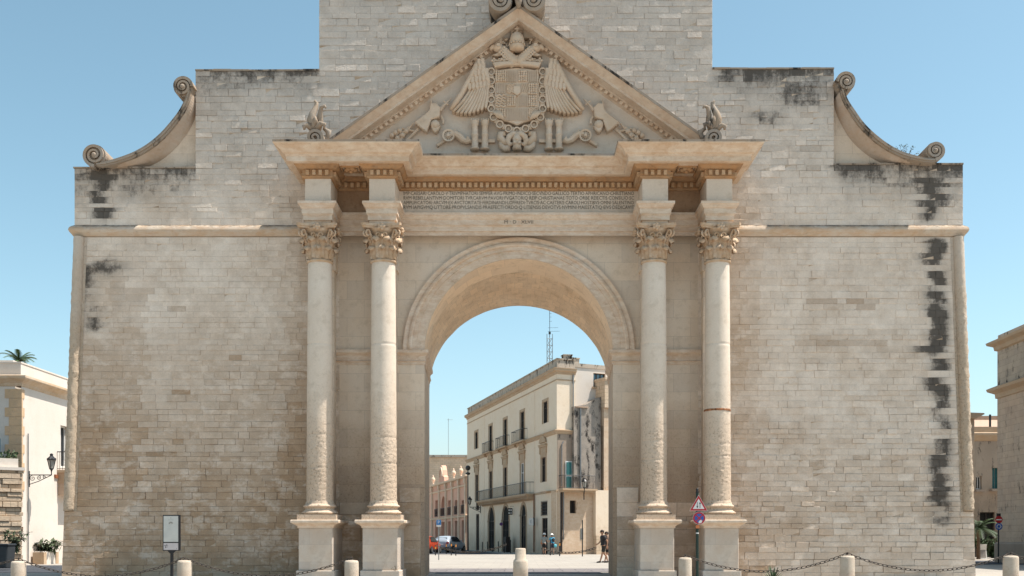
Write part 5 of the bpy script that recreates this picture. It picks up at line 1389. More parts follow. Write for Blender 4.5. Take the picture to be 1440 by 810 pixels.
b = MB(); b.prism([(-.36,.1),(.36,.1),(.42,1.0),(-.42,1.0)], -.35, .35, .03); b.build('body', plain('dark_grey_plastic', (.035,.04,.045), .5), bn, bevel=.02); b = MB(); b.box(-.45,.45,-.38,.38,1.0,1.08); b.build('lid', plain('dark_lid_plastic', (.03,.035,.04), .5), bn, bevel=.02)
for s_ in (-1, 1): b = MB(); b.lathe([(.02,-.03),(.1,-.03),(.1,.03),(.02,.03)], (s_*.38, .2, .1), 14, axis='x'); b.build('wheel', M['black'], bn)
palm('roof_palm', 'small palm with drooping fronds on the roof of the left houses', (X(15, 58), 58-D0+1, Z(510, 58)-.5), .75, 16, 1.25, 3)
palm('courtyard_palm', 'green palm with arching fronds in the dark court right of the gate', (X(1376, 69), 69-D0, 0), 1.9, 22, 1.7, 8)
arching_plant('courtyard_plant', 'bushy plant at the foot of the court beside the small palm', (X(1383, 72), 72-D0, 0), 2.0, 26, T['leaf'], 9, spread=.45, ll=.3)
arching_plant('courtyard_shrub', 'dark leafy shrub behind the no entry sign pole', (X(1397, 72.5), 72.5-D0, 0), 1.7, 30, T['leaf'], 19, spread=.5, ll=.3)
# weeds: by the front chain and on the right scroll, on a pedestal plinth
wd = empty('pavement_weed', 'small spiky green weed under the chain in front of the right wall', 'weed', (X(1087, 30), 30-D0, 0)); rnd = random.Random(2); b = MB()
for k in range(60):
    a = rnd.uniform(0, 6.28); l = rnd.uniform(.2,.5); e = rnd.uniform(.5,1.4); p = Vector((0,0,.12)); d = Vector((math.cos(a)*math.cos(e), math.sin(a)*math.cos(e), math.sin(e))); q = Vector((-math.sin(a), math.cos(a), 0))*.02
    b.add([p-q, p+q, p+d*l*.6+q, p+d*l, p+d*l*.6-q], [(0,1,2,3,4)])
b.build('leaves', T['leaf'], wd)
def twig(name, label, loc, s, seed):
    rnd = random.Random(seed); r = empty(name, label, 'weed', loc); b = MB(); l = MB()
    for k in range(9):
        a = rnd.uniform(-1.2, 1.2); pts = [Vector((0,0,0))]
        for i in range(5): pts.append(pts[-1]+Vector((math.sin(a)*.12+rnd.uniform(-.05,.05), rnd.uniform(-.05,.05), math.cos(a)*.12))*s)
        b.tube(pts, .008*s, 4); leaf_cards(l, pts[-1], 8, .10*s, .07*s, rnd); leaf_cards(l, pts[3], 4, .08*s, .06*s, rnd)
    b.build('stem', T['trunk'], r); l.build('foliage', T['leaf2'], r)
twig('wall_weed', 'thin dry weed growing on the right scrolled buttress against the sky', (X(1277, 36.6), -.2, Z(217, 36.4)), .7, 4)
twig('wall_weed', 'tiny dark weed growing on the plinth of the pedestal left of the arch', (X(556, 35.05), -2.0, ZPD-.02), .26, 5)

# ---- bollards
def bollard(px, pytop, d, label, r=.17, broken=False):
    o = empty('stone_bollard', label, 'bollard', (X(px, d), d-D0, 0), random.uniform(0, 3), None if broken else 'round topped stone bollards in front of the gate')
    h = Z(pytop, d); b = MB(); b.smooth = True
    def fn(rr, z, t): return rr*(1+.02*noise.noise(Vector((math.cos(t)*2, math.sin(t)*2, z*4+px))))
    if broken:
        h2 = Z(787, d); b.lathe([(.19,0),(.185,h2-.06),(.17,h2-.01),(.135,h2+.02),(.13,h-.03),(.115,h),(.0,h+.005)], seg=32, fn=fn)
    else: b.lathe([(r*1.04,0),(r,.2),(r*.97,h-.06),(r*.93,h-.025),(r*.8,h-.005),(r*.4,h+.004),(0,h+.005)], seg=32, fn=fn)
    b.build('shaft', M['bollard'], o)
    if not broken:
        b = MB(); b.lathe([(.045,0),(.05,.015),(.03,.03)], (0,0,h+.0), 10); b.tube([(.0+.03*math.cos(a/6*2*math.pi), 0, h+.05+.03*math.sin(a/6*2*math.pi)) for a in range(7)], .009, 5); b.build('chain_ring', M['chain'], o)
    return (X(px, d), d-D0, h+.055)
DB = 26.0
tops = [bollard(-208, 789, DB, 'pale round topped stone bollard just outside the left edge of the photo') if False else None,
    bollard(26, 789, DB, 'pale stone bollard at the far left in front of the white house'),
    bollard(259.5, 788, DB, 'pale stone bollard next to the black information sign'),
    bollard(494.5, 788, DB, 'pale stone bollard between the two left column pedestals'),
    bollard(963.5, 784, DB, 'pale stone bollard with grey streak left of the road sign pole', r=.158),
    bollard(1191.5, 781.5, DB-.3, 'dark streaked stone bollard in front of the right wall'),
    bollard(1421.5, 781.5, DB-.3, 'stone bollard with brown drip stain at the far right', r=.18)]
bollard(732, 771, DB+1.5, 'pale stone bollard with narrow neck standing alone in the middle of the arch', broken=True)
def link_mesh(L_, w_, r_, n=14, sg=6):
    b = MB(); b.smooth = True; pts = []
    for i in range(n):
        t = 2*math.pi*i/n; c_, s_ = math.cos(t), math.sin(t); pts.append(Vector((L_/2*math.copysign(abs(c_)**.8, c_), w_/2*math.copysign(abs(s_)**.8, s_), 0)))
    vs = []
    for i in range(n):
        t = (pts[(i+1)%n]-pts[i-1]).normalized(); a = Vector((t.y,-t.x,0)); 
        for k in range(sg): w = 2*math.pi*k/sg; vs.append(pts[i]+a*r_*math.cos(w)+Vector((0,0,r_*math.sin(w))))
    return vs, [(i*sg+k, ((i+1)%n)*sg+k, ((i+1)%n)*sg+(k+1)%sg, i*sg+(k+1)%sg) for i in range(n) for k in range(sg)]
def chain(p, q, sag, label, LL=.13, group='chains slung between the stone bollards', w_=.056, r_=.0092, seed=0):
    p = Vector(p); q = Vector(q); rnd = random.Random(seed); N = 200
    C = [p.lerp(q, i/N)-Vector((0,0,sag*4*(i/N)*(1-i/N))) for i in range(N+1)]
    cum = [0]; [cum.append(cum[-1]+(C[i+1]-C[i]).length) for i in range(N)]
    step = LL-2.4*r_; n = int(cum[-1]/step); b = MB(); b.smooth = True; vs0, fs0 = link_mesh(LL, w_, r_)
    def at(s):
        for i in range(N):
            if cum[i+1] >= s: u = (s-cum[i])/(cum[i+1]-cum[i]); return C[i].lerp(C[i+1], u), (C[i+1]-C[i]).normalized()
        return C[-1], (C[-1]-C[-2]).normalized()
    for k in range(n):
        c_, t = at((k+.5)*cum[-1]/n); e = t.cross(Vector((0,0,1))).normalized(); f = e.cross(t)
        ang = (math.pi/2 if k % 2 else 0)+math.pi/4+rnd.uniform(-.25,.25); e2 = e*math.cos(ang)+f*math.sin(ang); f2 = t.cross(e2)
        Mx = Matrix((t, e2, f2)).transposed().to_4x4(); Mx.translation = c_; b.add([Mx @ v for v in vs0], fs0)
    mid = (p+q)/2; b.v = [(v[0]-mid.x, v[1]-mid.y, v[2]) for v in b.v]
    o = b.build('chain', M['chain']); o.location = (mid.x, mid.y, 0); tag(o, label, 'chain', group); return o
g2 = Vector((X(-215, DB), DB-D0, Z(789, DB)+.05))
chain(g2, tops[1], .30, 'heavy chain running out of the photo left of the first bollard', seed=1)
chain(tops[1], tops[2], .42, 'heavy chain hanging from the far left bollard to the one by the information sign', seed=2)
chain(tops[2], tops[3], .42, 'heavy chain hanging between the information sign bollard and the pedestal bollard', seed=3)
chain(tops[4], tops[5], .40, 'heavy chain hanging from behind the road sign pole to the dark streaked bollard', seed=4)
chain(tops[5], tops[6], .40, 'heavy chain hanging low in front of the right corner of the gate', seed=5)
chain(tops[6], (X(1660, DB-.3), DB-.3-D0, Z(781, DB-.3)), .4, 'heavy chain leaving the photo right of the last bollard', seed=6)

# ---- information sign (left)
dI = 31.0; isg = empty('information_sign', 'black framed information sign with pale panel on a post before the left wall', 'sign', (X(241.5, dI), dI-D0, 0))
u = dI/FPX; def_ = None
xl, xr = -12.5*u, 12.0*u; zt, zb = Z(724, dI), Z(774.5, dI); zm = Z(762, dI)
b = MB(); b.box(xl, xr, -.02, .05, zb, zt); b.prism([(-6*u, zb),(6*u, zb),(1.6*u, Z(779, dI)),(-1.6*u, Z(779, dI))], -.015, .045); b.build('frame', M['black'], isg, bevel=.004)
b = MB(); b.box(-.035, .035, -.02, .05, 0, Z(779, dI)+.01); b.build('post', M['black'], isg)
b = MB(); b.box(xl+1.4*u, xr-2.6*u, -.026, -.02, zm, zt-1.6*u); p1 = b.build('main_panel', plain('pale_printed_panel', (.50,.50,.47), .35, var=.04), isg)
b = MB(); b.box(xl+1.4*u, xr-2.6*u, -.026, -.02, zb+1.2*u, zm-1.6*u); p2 = b.build('lower_panel', plain('pinkish_printed_panel', (.50,.46,.46), .35, var=.04), isg)
ink = plain('grey_print_ink', (.22,.22,.20), .6); ink2 = plain('dark_print_ink', (.03,.03,.035), .6)
xm = (xl+1.4*u+xr-2.6*u)/2
b = MB(); b.lathe([(.012,-.001),(.012,.001)], (xm, -.028, zt-4.5*u), 10, axis='y'); b.box(xm-4*u, xm+4*u, -.0285, -.027, zt-7.2*u, zt-6.9*u)
for a in range(20, 161, 20): b.tube([(xm+1.6*u*math.cos(R(a)), -.028, zt-13*u+1.6*u*math.sin(R(a))), (xm+3.2*u*math.cos(R(a)), -.028, zt-13*u+3.6*u*math.sin(R(a)))], .006, 4)
b.build('emblem', ink, p1)
b = MB(); x = xl+3*u; z = zm-5*u
for dx, dz, l in ((0,0,1.3),(1.2,-1,1.5),(2.4,.6,1.8),(3,-2.2,1.2),(1,-3,1.4),(4,-.4,.8)): b.tube([(x+dx*u, -.028, z+dz*u-l*u*.5), (x+dx*u+l*u*.4, -.028, z+dz*u+l*u*.5)], .008, 4)
b.box(xr-5*u, xr-4.2*u, -.0285, -.027, zm-10*u+.0, zm-9.2*u)
b.build('lettering', ink2, p2)

# ---- road signs (right of the arch)
red = plain('red_sign_enamel', (.42,.025,.03), .35, var=.06); whi = plain('white_sign_enamel', (.72,.70,.68), .35, var=.04); blu = plain('blue_sign_enamel', (.03,.10,.38), .35, var=.06); blk = plain('black_sign_enamel', (.015,.015,.015), .4)
gpole = plain('dark_green_pole', (.012,.03,.024), .4)
def disc(b, r, y, x=0, z=0, th=.006, n=40): b.lathe([(r, -th/2), (r, th/2)], (x, y, z), n, axis='y')
dG = 34.0; u = dG/FPX
rs = empty('road_sign_post', 'dark green sign pole with red triangle and blue no stopping disc before the right pedestals', 'road sign', (X(980.5, dG), dG-D0, 0))
b = MB(); b.tube([(0,0,0),(0,0,Z(693, dG))], .045, 12); b.tube([(0,0,Z(742,dG)),(0,0,Z(744,dG))], .05, 12); b.build('pole', gpole, rs)
b = MB(); b.smooth = True; z = Z(693, dG); b.lathe([(.05,0),(.06,.02),(.03,.05),(.05,.09),(.03,.13),(.0,.16)], (0,0,z), 12); b.build('finial', M['black'], rs)
b = MB(); b.tube([(0,0,Z(750.5,dG)),(0,0,Z(749,dG))], .049, 12); b.build('white_band', whi, rs)
def tri(cx, z0, z1, w_, k, r=.0):
    c = (z0+ (z1-z0)/3); pts = [(cx-w_/2, z0), (cx+w_/2, z0), (cx, z1)]
    return [(cx+(x-cx)*k, c+(z-c)*k) for x, z in pts]
tz0, tz1, tw_ = Z(718.5, dG), Z(696, dG), 25.5*u; tcx = .03
b = MB(); b.prism(tri(tcx, tz0, tz1, tw_, 1.0), -.075, -.068); t1 = b.build('warning_triangle', whi, rs)
b = MB(); b.prism(tri(tcx, tz0, tz1, tw_, .95), -.079, -.0755); t2 = b.build('red_border', red, t1)
b = MB(); b.prism(tri(tcx, tz0, tz1, tw_, .64), -.083, -.0795); b.build('white_field', whi, t1)
b = MB()
for s_, up_ in ((-1, 0), (1, 1)):
    x = tcx+s_*1.9*u; za, zb_ = Z(714.6, dG), Z(706, dG); b.box(x-.35*u, x+.35*u, -.087, -.0835, za, zb_)
    if up_: b.prism([(x-1.3*u, zb_-2.8*u), (x+1.3*u, zb_-2.8*u), (x, zb_)], -.0885, -.0872)
    else: b.prism([(x-1.3*u, za+2.8*u), (x+1.3*u, za+2.8*u), (x, za)], -.0885, -.0872)
b.build('arrows', blk, t1)
cz = Z(728.7, dG); cx_ = .045
b = MB(); disc(b, 9.0*u, -.072, cx_, cz); t1 = b.build('no_stopping_disc', whi, rs)
b = MB(); disc(b, 8.6*u, -.078, cx_, cz); b.build('red_border', red, t1)
b = MB(); disc(b, 6.3*u, -.084, cx_, cz); b.build('blue_field', blu, t1)
b = MB()
for a in (45, 135): Mx = Matrix.Translation((cx_, -.0895, cz)) @ Matrix.Rotation(R(a), 4, 'Y'); b.box(-6.6*u, 6.6*u, -.002+(.0005 if a > 50 else 0), .002, -.75*u, .75*u, Mx)
b.build('red_cross', red, t1)
b = MB(); b.prism([(cx_-1.0*u, cz-7.5*u), (cx_+3*u, cz-6.8*u), (cx_+4.4*u, cz-4*u), (cx_+2.4*u, cz-2.2*u), (cx_-.6*u, cz-4.4*u)], -.095, -.093); b.build('torn_sticker', whi, t1)
b = MB(); b.box(-.05, .06, -.058, -.05, Z(743, dG), Z(738.5, dG)); b.build('sticker', plain('orange_sticker', (.6,.2,.08)), rs)

# right: no entry + blue roundabout arrows
dN = 57.0; u = dN/FPX
ns = empty('no_entry_sign_post', 'pole with red no entry disc above blue disc in the dark court at right', 'road sign', (X(1404, dN), dN-D0, 0))
b = MB(); b.tube([(0,0,0),(0,0,Z(727,dN))], .04, 10); b.build('pole', M['black'], ns)
z = Z(734.5, dN); b = MB(); b.box(-.1, .1, -.05, .05, Z(727,dN), Z(722,dN)); b.build('cap', M['black'], ns)
z = Z(730.8, dN); b = MB(); disc(b, 5.2*u, -.06, 0, z, n=28); t1 = b.build('no_entry_disc', red, ns); b = MB(); b.box(-3.8*u, 3.8*u, -.068, -.064, z-.8*u, z+.8*u); b.build('white_bar', whi, t1)
z = Z(740.3, dN); b = MB(); disc(b, 5.0*u, -.06, 0, z, n=28); t1 = b.build('blue_disc', blu, ns)
b = MB()
for k in range(3):
    a0 = R(120*k+20); pts = [(2.7*u*math.cos(a0+R(i*14)), -.066, z+2.7*u*math.sin(a0+R(i*14))) for i in range(6)]; b.tube(pts, .5*u, 5); e = a0+R(78)
    c_ = Vector((2.7*u*math.cos(e), 0, z+2.7*u*math.sin(e))); t = Vector((-math.sin(e),0,math.cos(e)))*1.6*u; q = Vector((math.cos(e),0,math.sin(e)))*1.3*u; p = [(c_+q), (c_+t), (c_-q)]
    b.prism([(w.x, w.z) for w in p], -.07, -.066)
b.build('arrows', whi, t1)
mb = empty('menu_board', 'small white framed A board standing in the dark court right of the gate', 'sign', (X(1376, 70), 70-D0-.6, 0))
for s_ in (-1, 1):
    M_ = Matrix.Rotation(R(-12*s_), 4, 'X'); M_.translation = (0, -.12*s_+0, 0); b = MB(); b.box(-.24,.24,-.015+ .0,.015,0,.95,M_); f_ = b.build('frame', T['white'], mb)
    b = MB(); b.box(-.19,.19,-.022*1,-.016,.08,.88,M_) if s_ > 0 else b.box(-.19,.19,.016,.022,.08,.88,M_); b.build('panel', plain('grey_chalk_panel', (.3,.28,.26)), f_)
# parking sign
dP = 66.0; u = dP/FPX
ps = empty('parking_sign_post', 'blue square parking sign with white letter on a pole left in the arch', 'road sign', (X(617, dP), dP-D0, 0))
b = MB(); b.tube([(0,0,0),(0,0,Z(731,dP))], .03, 8); b.build('pole', M['galv'], ps)
zt, zb_ = Z(731, dP), Z(740.8, dP); b = MB(); b.box(-3.4*u, 3.4*u, -.05, -.04, zb_, zt); t1 = b.build('panel', whi, ps)
b = MB(); b.box(-3.2*u, 3.2*u, -.054, -.0505, zb_+2.6*u, zt-.2*u); b.build('blue_field', plain('parking_blue_enamel', (.02,.19,.50), .35), t1)
put_text('letter', 'P', 6.2*u, (0, -.056, (zb_+2.6*u+zt-.2*u)/2), whi, t1, depth=.001)

# ---- metal posts and far chains
def post(px, pt, pb, d, label, r=.045, orange=False, grp='thin dark metal posts behind the arch'):
    o = empty('metal_post', label, 'post', (X(px, d), d-D0, 0), 0, grp); h = Z(pt, d); b = MB(); b.lathe([(r,0),(r,h-.02),(r*.6,h)], seg=12); b.build('shaft', M['black'], o)
    if orange: b = MB(); b.lathe([(r+.004,h-.28),(r+.004,h-.1)], seg=12, cap=False); b.build('orange_band', plain('orange_reflective_band', (.75,.28,.04), .4), o)
    return o
c0 = (X(612.5, 60), 60-D0); 
for i, (px, pt, pb, lb) in enumerate(((612.3,767,781,'thin metal post hugging the left jamb, chain tied to it'),(627.5,764,779,'thin grey post left of the pair behind the silver car'),(634.6,763,781,'middle post just right of the rear wheel of the silver car'),(641,764,781.5,'rightmost post with orange band behind the silver car'))):
    dd = CH*FPX/(pb-HY); post(px, pt, pb, dd, lb, .04, True)
lb2 = ['first', 'second', 'third', 'fourth', 'fifth', 'sixth']
for i, (px, pt, pb) in enumerate(((678.3,762,774.5),(685.5,761.5,775),(692.5,764,776),(700.8,761,776.5),(709,762,777.5),(718,759,778))):
    post(px, pt, pb, CH*FPX/(pb-HY), lb2[i]+' thin black post from the left along the palazzo kerb', .045)
for px, pt, pb, lb in ((774,758,781,'thin dark post beside the couple with sun hats'),(787,762,782,'thin post with orange band right of the couple'),):
    post(px, pt, pb, CH*FPX/(pb-HY), lb, .04, px > 780)
o = post(819, 731, 782.5, CH*FPX/25.5, 'tall black pole in front of the annex wall', .04, grp=None)
chain((X(612.5, 84), 84-D0, .75), (X(712, 82), 82-D0, .85), .55, 'thin chain sagging low across the left half of the piazza', LL=.3, w_=.14, r_=.025, group='thin chains behind the arch')
chain((X(762, 80), 80-D0, .55), (X(838, 80), 80-D0, .62), .34, 'thin chain sagging before the annex wall', LL=.3, w_=.14, r_=.025, group='thin chains behind the arch')

# ---- things on the palazzo front
def on_fac(Fc, px, py, out=.0):
    p = Fc.A+Fc.u*Fc.t(px); n_ = Vector((Fc.u.y, -Fc.u.x)); return (p.x+n_.x*out, p.y+n_.y*out, Fc.z(px, py))
q = on_fac(F, 722.5, 724, .35); hs_ = empty('hanging_shop_sign', 'square black shop sign with pale squares hanging between the arched doors', 'sign', q, 0)
b = MB(); b.box(-.22,.22,-.04,.04,0,.62); t1 = b.build('panel', M['black'], hs_); b = MB()
for dx, dz, w_, h_ in ((-.15,.35,.12,.16),(.03,.35,.12,.16),(-.15,.1,.12,.14),(.04,.12,.1,.1)): b.box(dx,dx+w_,-.046,-.0405,dz,dz+h_)
b.build('squares', T['white'], t1); b = MB(); b.tube([(0,0,.62),(0,0,.8),(.4,.1,.8)], .015, 5); b.build('bracket', M['black'], hs_)
q = on_fac(F, 755.5, 739, .5); ls_ = empty('light_box_sign', 'white box sign with dark side standing out from the palazzo wall', 'sign', q, R(-8))
b = MB(); b.box(-.24,.16,-.05,.05,0,.62); t1 = b.build('face', T['white'], ls_, bevel=.01); b = MB(); b.box(.161,.23,-.05,.3,-.02,.64); b.build('side', M['black'], ls_); b = MB(); b.tube([(-.06,-.056,.2),(-.06,-.056,.45),(-.0,-.056,.47)], .018, 5); b.build('mark', ink, t1)
q = on_fac(F, 709, 737, .3); o = empty('round_purple_sign', 'small round purple sign beside the second arched door', 'sign', q, 0); b = MB(); disc(b, .16, 0, n=20, th=.03); b.build('disc', plain('purple_enamel', (.16,.06,.20)), o); b = MB(); b.tube([(0,0,-.0),(0,.15,.0),(.3,.15,0)], .012, 5); b.build('arm', M['black'], o)
q = on_fac(F, 723, 771, .7); o = empty('menu_stand', 'dark tall box stand on the pavement between the arched doors', 'stand', (q[0], q[1], 0), F.rz); b = MB(); b.box(-.5,.5,-.2,.2,.05,1.45); b.build('cabinet', T['wood_dark'], o, bevel=.02); b = MB(); b.box(-.45,.45,-.22,.22,0,.05); b.build('foot', M['black'], o)
q = on_fac(F, 658, 680, .6); 
gl = empty('globe_street_lamp', 'tall street lamp with round dark head at the far end of the palazzo', 'street lamp', (X(658, 118), 118-D0, 0)); b = MB(); b.tube([(0,0,0),(0,0,Z(660,118))], [.09,.05], 8); b.build('pole', M['black'], gl); b = MB(); b.smooth = True; b.sphere((0,0,Z(658,118)), .28, 12, 8); b.sphere((0,0,Z(666,118)), .26, 12, 8, (1,1,.6)); b.build('head', plain('smoked_globe', (.05,.045,.04), .3), gl)
# lattice mast
dM = 118.0; mast = empty('lattice_mast', 'slender lattice radio mast rising behind the palazzo roof', 'antenna mast', (X(773, dM), dM-D0, 0))
z0, z1 = 0, Z(470, dM); b = MB(); w0 = .34
leg = [Vector((w0*math.cos(R(90+120*k)), w0*math.sin(R(90+120*k)), 0)) for k in range(3)]
for k in range(3): b.tube([leg[k], leg[k]+Vector((0,0,z1))], .035, 5)
z = 10
while z < z1-.6:
    for k in range(3):
        a, c = leg[k], leg[(k+1)%3]; b.tube([a+Vector((0,0,z)), c+Vector((0,0,z+.7))], .018, 4); b.tube([a+Vector((0,0,z+.7)), c+Vector((0,0,z+.7))], .018, 4)
    z += .7
b.build('lattice', M['galv'], mast)
b = MB(); b.tube([(0,0,z1-.3),(0,0,Z(437,dM))], .03, 6); b.lathe([(.12,0),(.12,.25)], (0,0,z1), 8); 
for zz, l in ((Z(461,dM),.9),(Z(466,dM),1.1),(Z(452,dM),.25),(Z(446,dM),.2),(Z(441,dM),.2)): b.tube([(-l*.2,0,zz),(l,0,zz+.02)], .015, 5)
b.build('antenna', M['black'], mast)
ta = empty('roof_aerial', 'thin television aerial on the stone block left of the palazzo', 'antenna', (X(630.5,174), 174-D0, Z(643,172)+.2)); b = MB(); h = (643-589)*174/FPX; b.tube([(0,0,0),(0,0,h)], .03, 5); b.build('mast', M['galv'], ta); b = MB()
b.tube([(-.2,0,h-.2),(.7,0,h-.2)], .02, 4)
for k in range(5): b.tube([(-.1+k*.17,-.25,h-.2),(-.1+k*.17,.25,h-.2)], .012, 4)
b.build('rods', M['galv'], ta)
# ================================================================== PEOPLE AND CARS
def skin_mesh(name, verts, edges, radii, mat, parent, sub=2, root=0):
    me = bpy.data.meshes.new('t'); me.from_pydata([tuple(v) for v in verts], edges, []); o = bpy.data.objects.new('t', me); col.objects.link(o)
    m = o.modifiers.new('s', 'SKIN'); m.use_smooth_shade = True
    for i, r in enumerate(radii):
        sv = me.skin_vertices[0].data[i]; sv.radius = (r, r) if not isinstance(r, tuple) else r; sv.use_root = (i == root)
    s = o.modifiers.new('d', 'SUBSURF'); s.levels = sub; s.render_levels = sub
    bpy.context.view_layer.update(); dg = bpy.context.evaluated_depsgraph_get(); m2 = bpy.data.meshes.new_from_object(o.evaluated_get(dg)); bpy.data.objects.remove(o)
    m2.name = name; m2.materials.clear(); m2.materials.append(mat); m2.polygons.foreach_set('use_smooth', [True]*len(m2.polygons))
    ob = bpy.data.objects.new(name, m2); col.objects.link(ob); ob.parent = parent; return ob
SK = plain('skin_tone', (.42,.24,.16), .6, var=.08); HAIR = plain('dark_brown_hair', (.03,.02,.015), .7)  # one even skin colour for every figure
def person(label, loc, rz, h, J, shirt, shorts, extra=None, hat=None, shoes=None, group=None, bald=False):
    """J: joint positions for a 1.75 m figure, facing local -y"""
    k = h/1.75; r = empty('person', label, 'person', loc, rz, group)
    n = list(J); idx = {a: i for i, a in enumerate(n)}; V = [Vector(J[a])*k for a in n]
    rad = {'pelvis':.125,'waist':.115,'chest':.14,'neck':.055,'head0':.075,'head1':.098,'head2':.06,'shL':.06,'shR':.06,'elL':.042,'elR':.042,'wrL':.028,'wrR':.028,'hipL':.095,'hipR':.095,'knL':.058,'knR':.058,'anL':.040,'anR':.040,'toL':.032,'toR':.032,'caL':.058,'caR':.058,'paL':.036,'paR':.036}
    E = [('pelvis','waist'),('waist','chest'),('chest','neck'),('neck','head0'),('head0','head1'),('head1','head2')]
    for s in 'LR': E += [('chest','sh'+s),('sh'+s,'el'+s),('el'+s,'wr'+s),('wr'+s,'pa'+s),('pelvis','hip'+s),('hip'+s,'kn'+s),('kn'+s,'ca'+s),('ca'+s,'an'+s),('an'+s,'to'+s)]
    verts = list(V); edges = [(idx[a], idx[c]) for a, c in E]; radii = [rad[a]*k for a in n]
    for s in 'LR':       # five fingers, thumb from the side of the palm
        w, p = V[idx['wr'+s]], V[idx['pa'+s]]; d = (p-w).normalized(); side = d.cross(Vector((1,0,0))).normalized()
        for q in range(4):
            b0 = p+side*(q-1.5)*.021*k; verts += [b0+d*.035*k, b0+d*(.075+.008*(1.5-abs(q-1.3)))*k+Vector((0,0,-.008))]; m = len(verts); radii += [.0095*k,.008*k]; edges += [(idx['pa'+s], m-2),(m-2, m-1)]
        verts += [w.lerp(p,.6)+side*-.038*k, w.lerp(p,.6)+side*-.052*k+d*.04*k]; m = len(verts); radii += [.011*k,.009*k]; edges += [(idx['wr'+s], m-2),(m-2,m-1)]
    body = skin_mesh('body', verts, edges, radii, SK, r)
    g = lambda a: V[idx[a]]
    def cloth(nm, chain_, mat, sub=2):
        vs = []; ed = []; rr = []; seen = {}
        for a, c in chain_:
            for q in (a, c):
                if q[0] not in seen: seen[q[0]] = len(vs); vs.append(q[1]); rr.append(q[2])
            ed.append((seen[a[0]], seen[c[0]]))
        return skin_mesh(nm, vs, ed, rr, mat, r, sub)
    W = lambda a, ra, p=None: (a, p if p is not None else g(a), ra*k)
    sl = lambda s: ('sv'+s, g('sh'+s).lerp(g('el'+s), .75), .062*k)
    cloth('shirt', [(W('waist',.155), W('chest',.165)), (W('waist',.155), W('pelvis',.15)), (W('chest',.165), W('shL',.085)), (W('chest',.165), W('shR',.085)), (W('shL',.085), sl('L')), (W('shR',.085), sl('R')), (W('chest',.165), ('col', g('chest').lerp(g('neck'),.75), .075*k))], shirt)
    kn = lambda s: ('k'+s, g('hip'+s).lerp(g('kn'+s), .88), .088*k)
    cloth('shorts', [(W('pelvis',.155), W('hipL',.118)), (W('pelvis',.155), W('hipR',.118)), (W('hipL',.118), kn('L')), (W('hipR',.118), kn('R')), (W('pelvis',.155), ('w2', g('pelvis').lerp(g('waist'),.4), .145*k))], shorts)
    b = MB(); b.smooth = True; hc = g('head1'); 
    b.sphere(hc+Vector((0,.012*k,.03*k)), .112*k, 14, 10, (.92,1.02,1.0), fn=lambda p: p if p.z > -.01*k or p.y > .02*k else p*.8)
    b.build('hair', HAIR, r)
    f = MB()
    f.smooth = True
    f.prism([(-.012*k,-.0),(.012*k,0),(.004*k,.045*k),(-.004*k,.045*k)], -.122*k, -.08*k); f.v = [(x+hc.x, y+hc.y, z+hc.z-.015*k) for x, y, z in f.v]
    for s in (-1,1): f.sphere((hc.x+s*.098*k, hc.y+.01*k, hc.z-.01*k), .028*k, 8, 6, (.4,.8,1.1))
    f.build('face', SK, r)
    e = MB()
    for s in (-1,1): e.sphere((hc.x+s*.035*k, hc.y-.088*k, hc.z+.012*k), .014*k, 8, 6)
    e.box(hc.x-.025*k, hc.x+.025*k, hc.y-.094*k, hc.y-.085*k, hc.z-.052*k, hc.z-.045*k); e.build('eyes', HAIR, r)
    for s in 'LR':
        a, t = g('an'+s), g('to'+s); d = (t-a); b = MB(); b.smooth = True; b.tube([a+Vector((0,0,-.02*k))-d*.25, a+Vector((0,0,-.035*k))+d*.2, t+Vector((0,0,-.0)), t+d.normalized()*.07*k], [.046*k,.052*k,.048*k,.03*k], 10); b.build('shoe', shoes or M['black'], r)
    if hat:
        b = MB(); b.smooth = True; b.lathe([(.19*k,-.01*k),(.15*k,.012*k),(.115*k,.02*k),(.112*k,.07*k),(.09*k,.115*k),(.03*k,.135*k),(0,.137*k)], hc+Vector((0,.01*k,.055*k)), 20); b.build('hat', hat, r)
    if extra: extra(r, k, g)
    return r
def stand(armL=None, armR=None, lean=0.0, step=.10, turn=0):
    J = {'pelvis':(0,.0,.97),'waist':(0,-.01-lean*.3,1.12),'chest':(0,-.0-lean*.7,1.34),'neck':(0,-.01-lean,1.50),'head0':(0,-.02-lean,1.57),'head1':(0,-.03-lean,1.645),'head2':(0,-.02-lean,1.70),
         'shL':(.185,-lean*.8,1.42),'shR':(-.185,-lean*.8,1.42),'hipL':(.09,0,.90),'hipR':(-.09,0,.90),
         'knL':(.10,-.04-step*.3,.50),'knR':(-.10,-.04+step*.35,.50),'caL':(.10,-.01-step*.55,.36),'caR':(-.10,.0+step*.75,.36),'anL':(.10,.01-step,.09),'anR':(-.10,.01+step,.09),'toL':(.12,-.13-step,.035),'toR':(-.12,-.13+step,.035)}
    a = armL or [(.235,.02,1.14),(.25,-.05,.90),(.25,-.08,.83)]; c = armR or [(-.235,.02,1.14),(-.25,-.05,.90),(-.25,-.08,.83)]
    for nm, p in zip(('elL','wrL','paL'), a): J[nm] = p
    for nm, p in zip(('elR','wrR','paR'), c): J[nm] = p
    return J
grey_shirt = plain('grey_green_shirt', (.24,.26,.25), .8); tan_shirt = plain('dark_vest', (.04,.04,.045), .8); blk_shorts = plain('black_shorts', (.02,.02,.022), .8); navy = plain('navy_shorts', (.035,.04,.06), .8); straw = plain('white_sun_hat', (.70,.68,.64), .8); blue_cloth = plain('bright_blue_cloth', (.05,.30,.48), .7); brown = plain('brown_leather_bag', (.22,.12,.07), .6); orange_ = plain('orange_bag', (.50,.17,.06), .7)
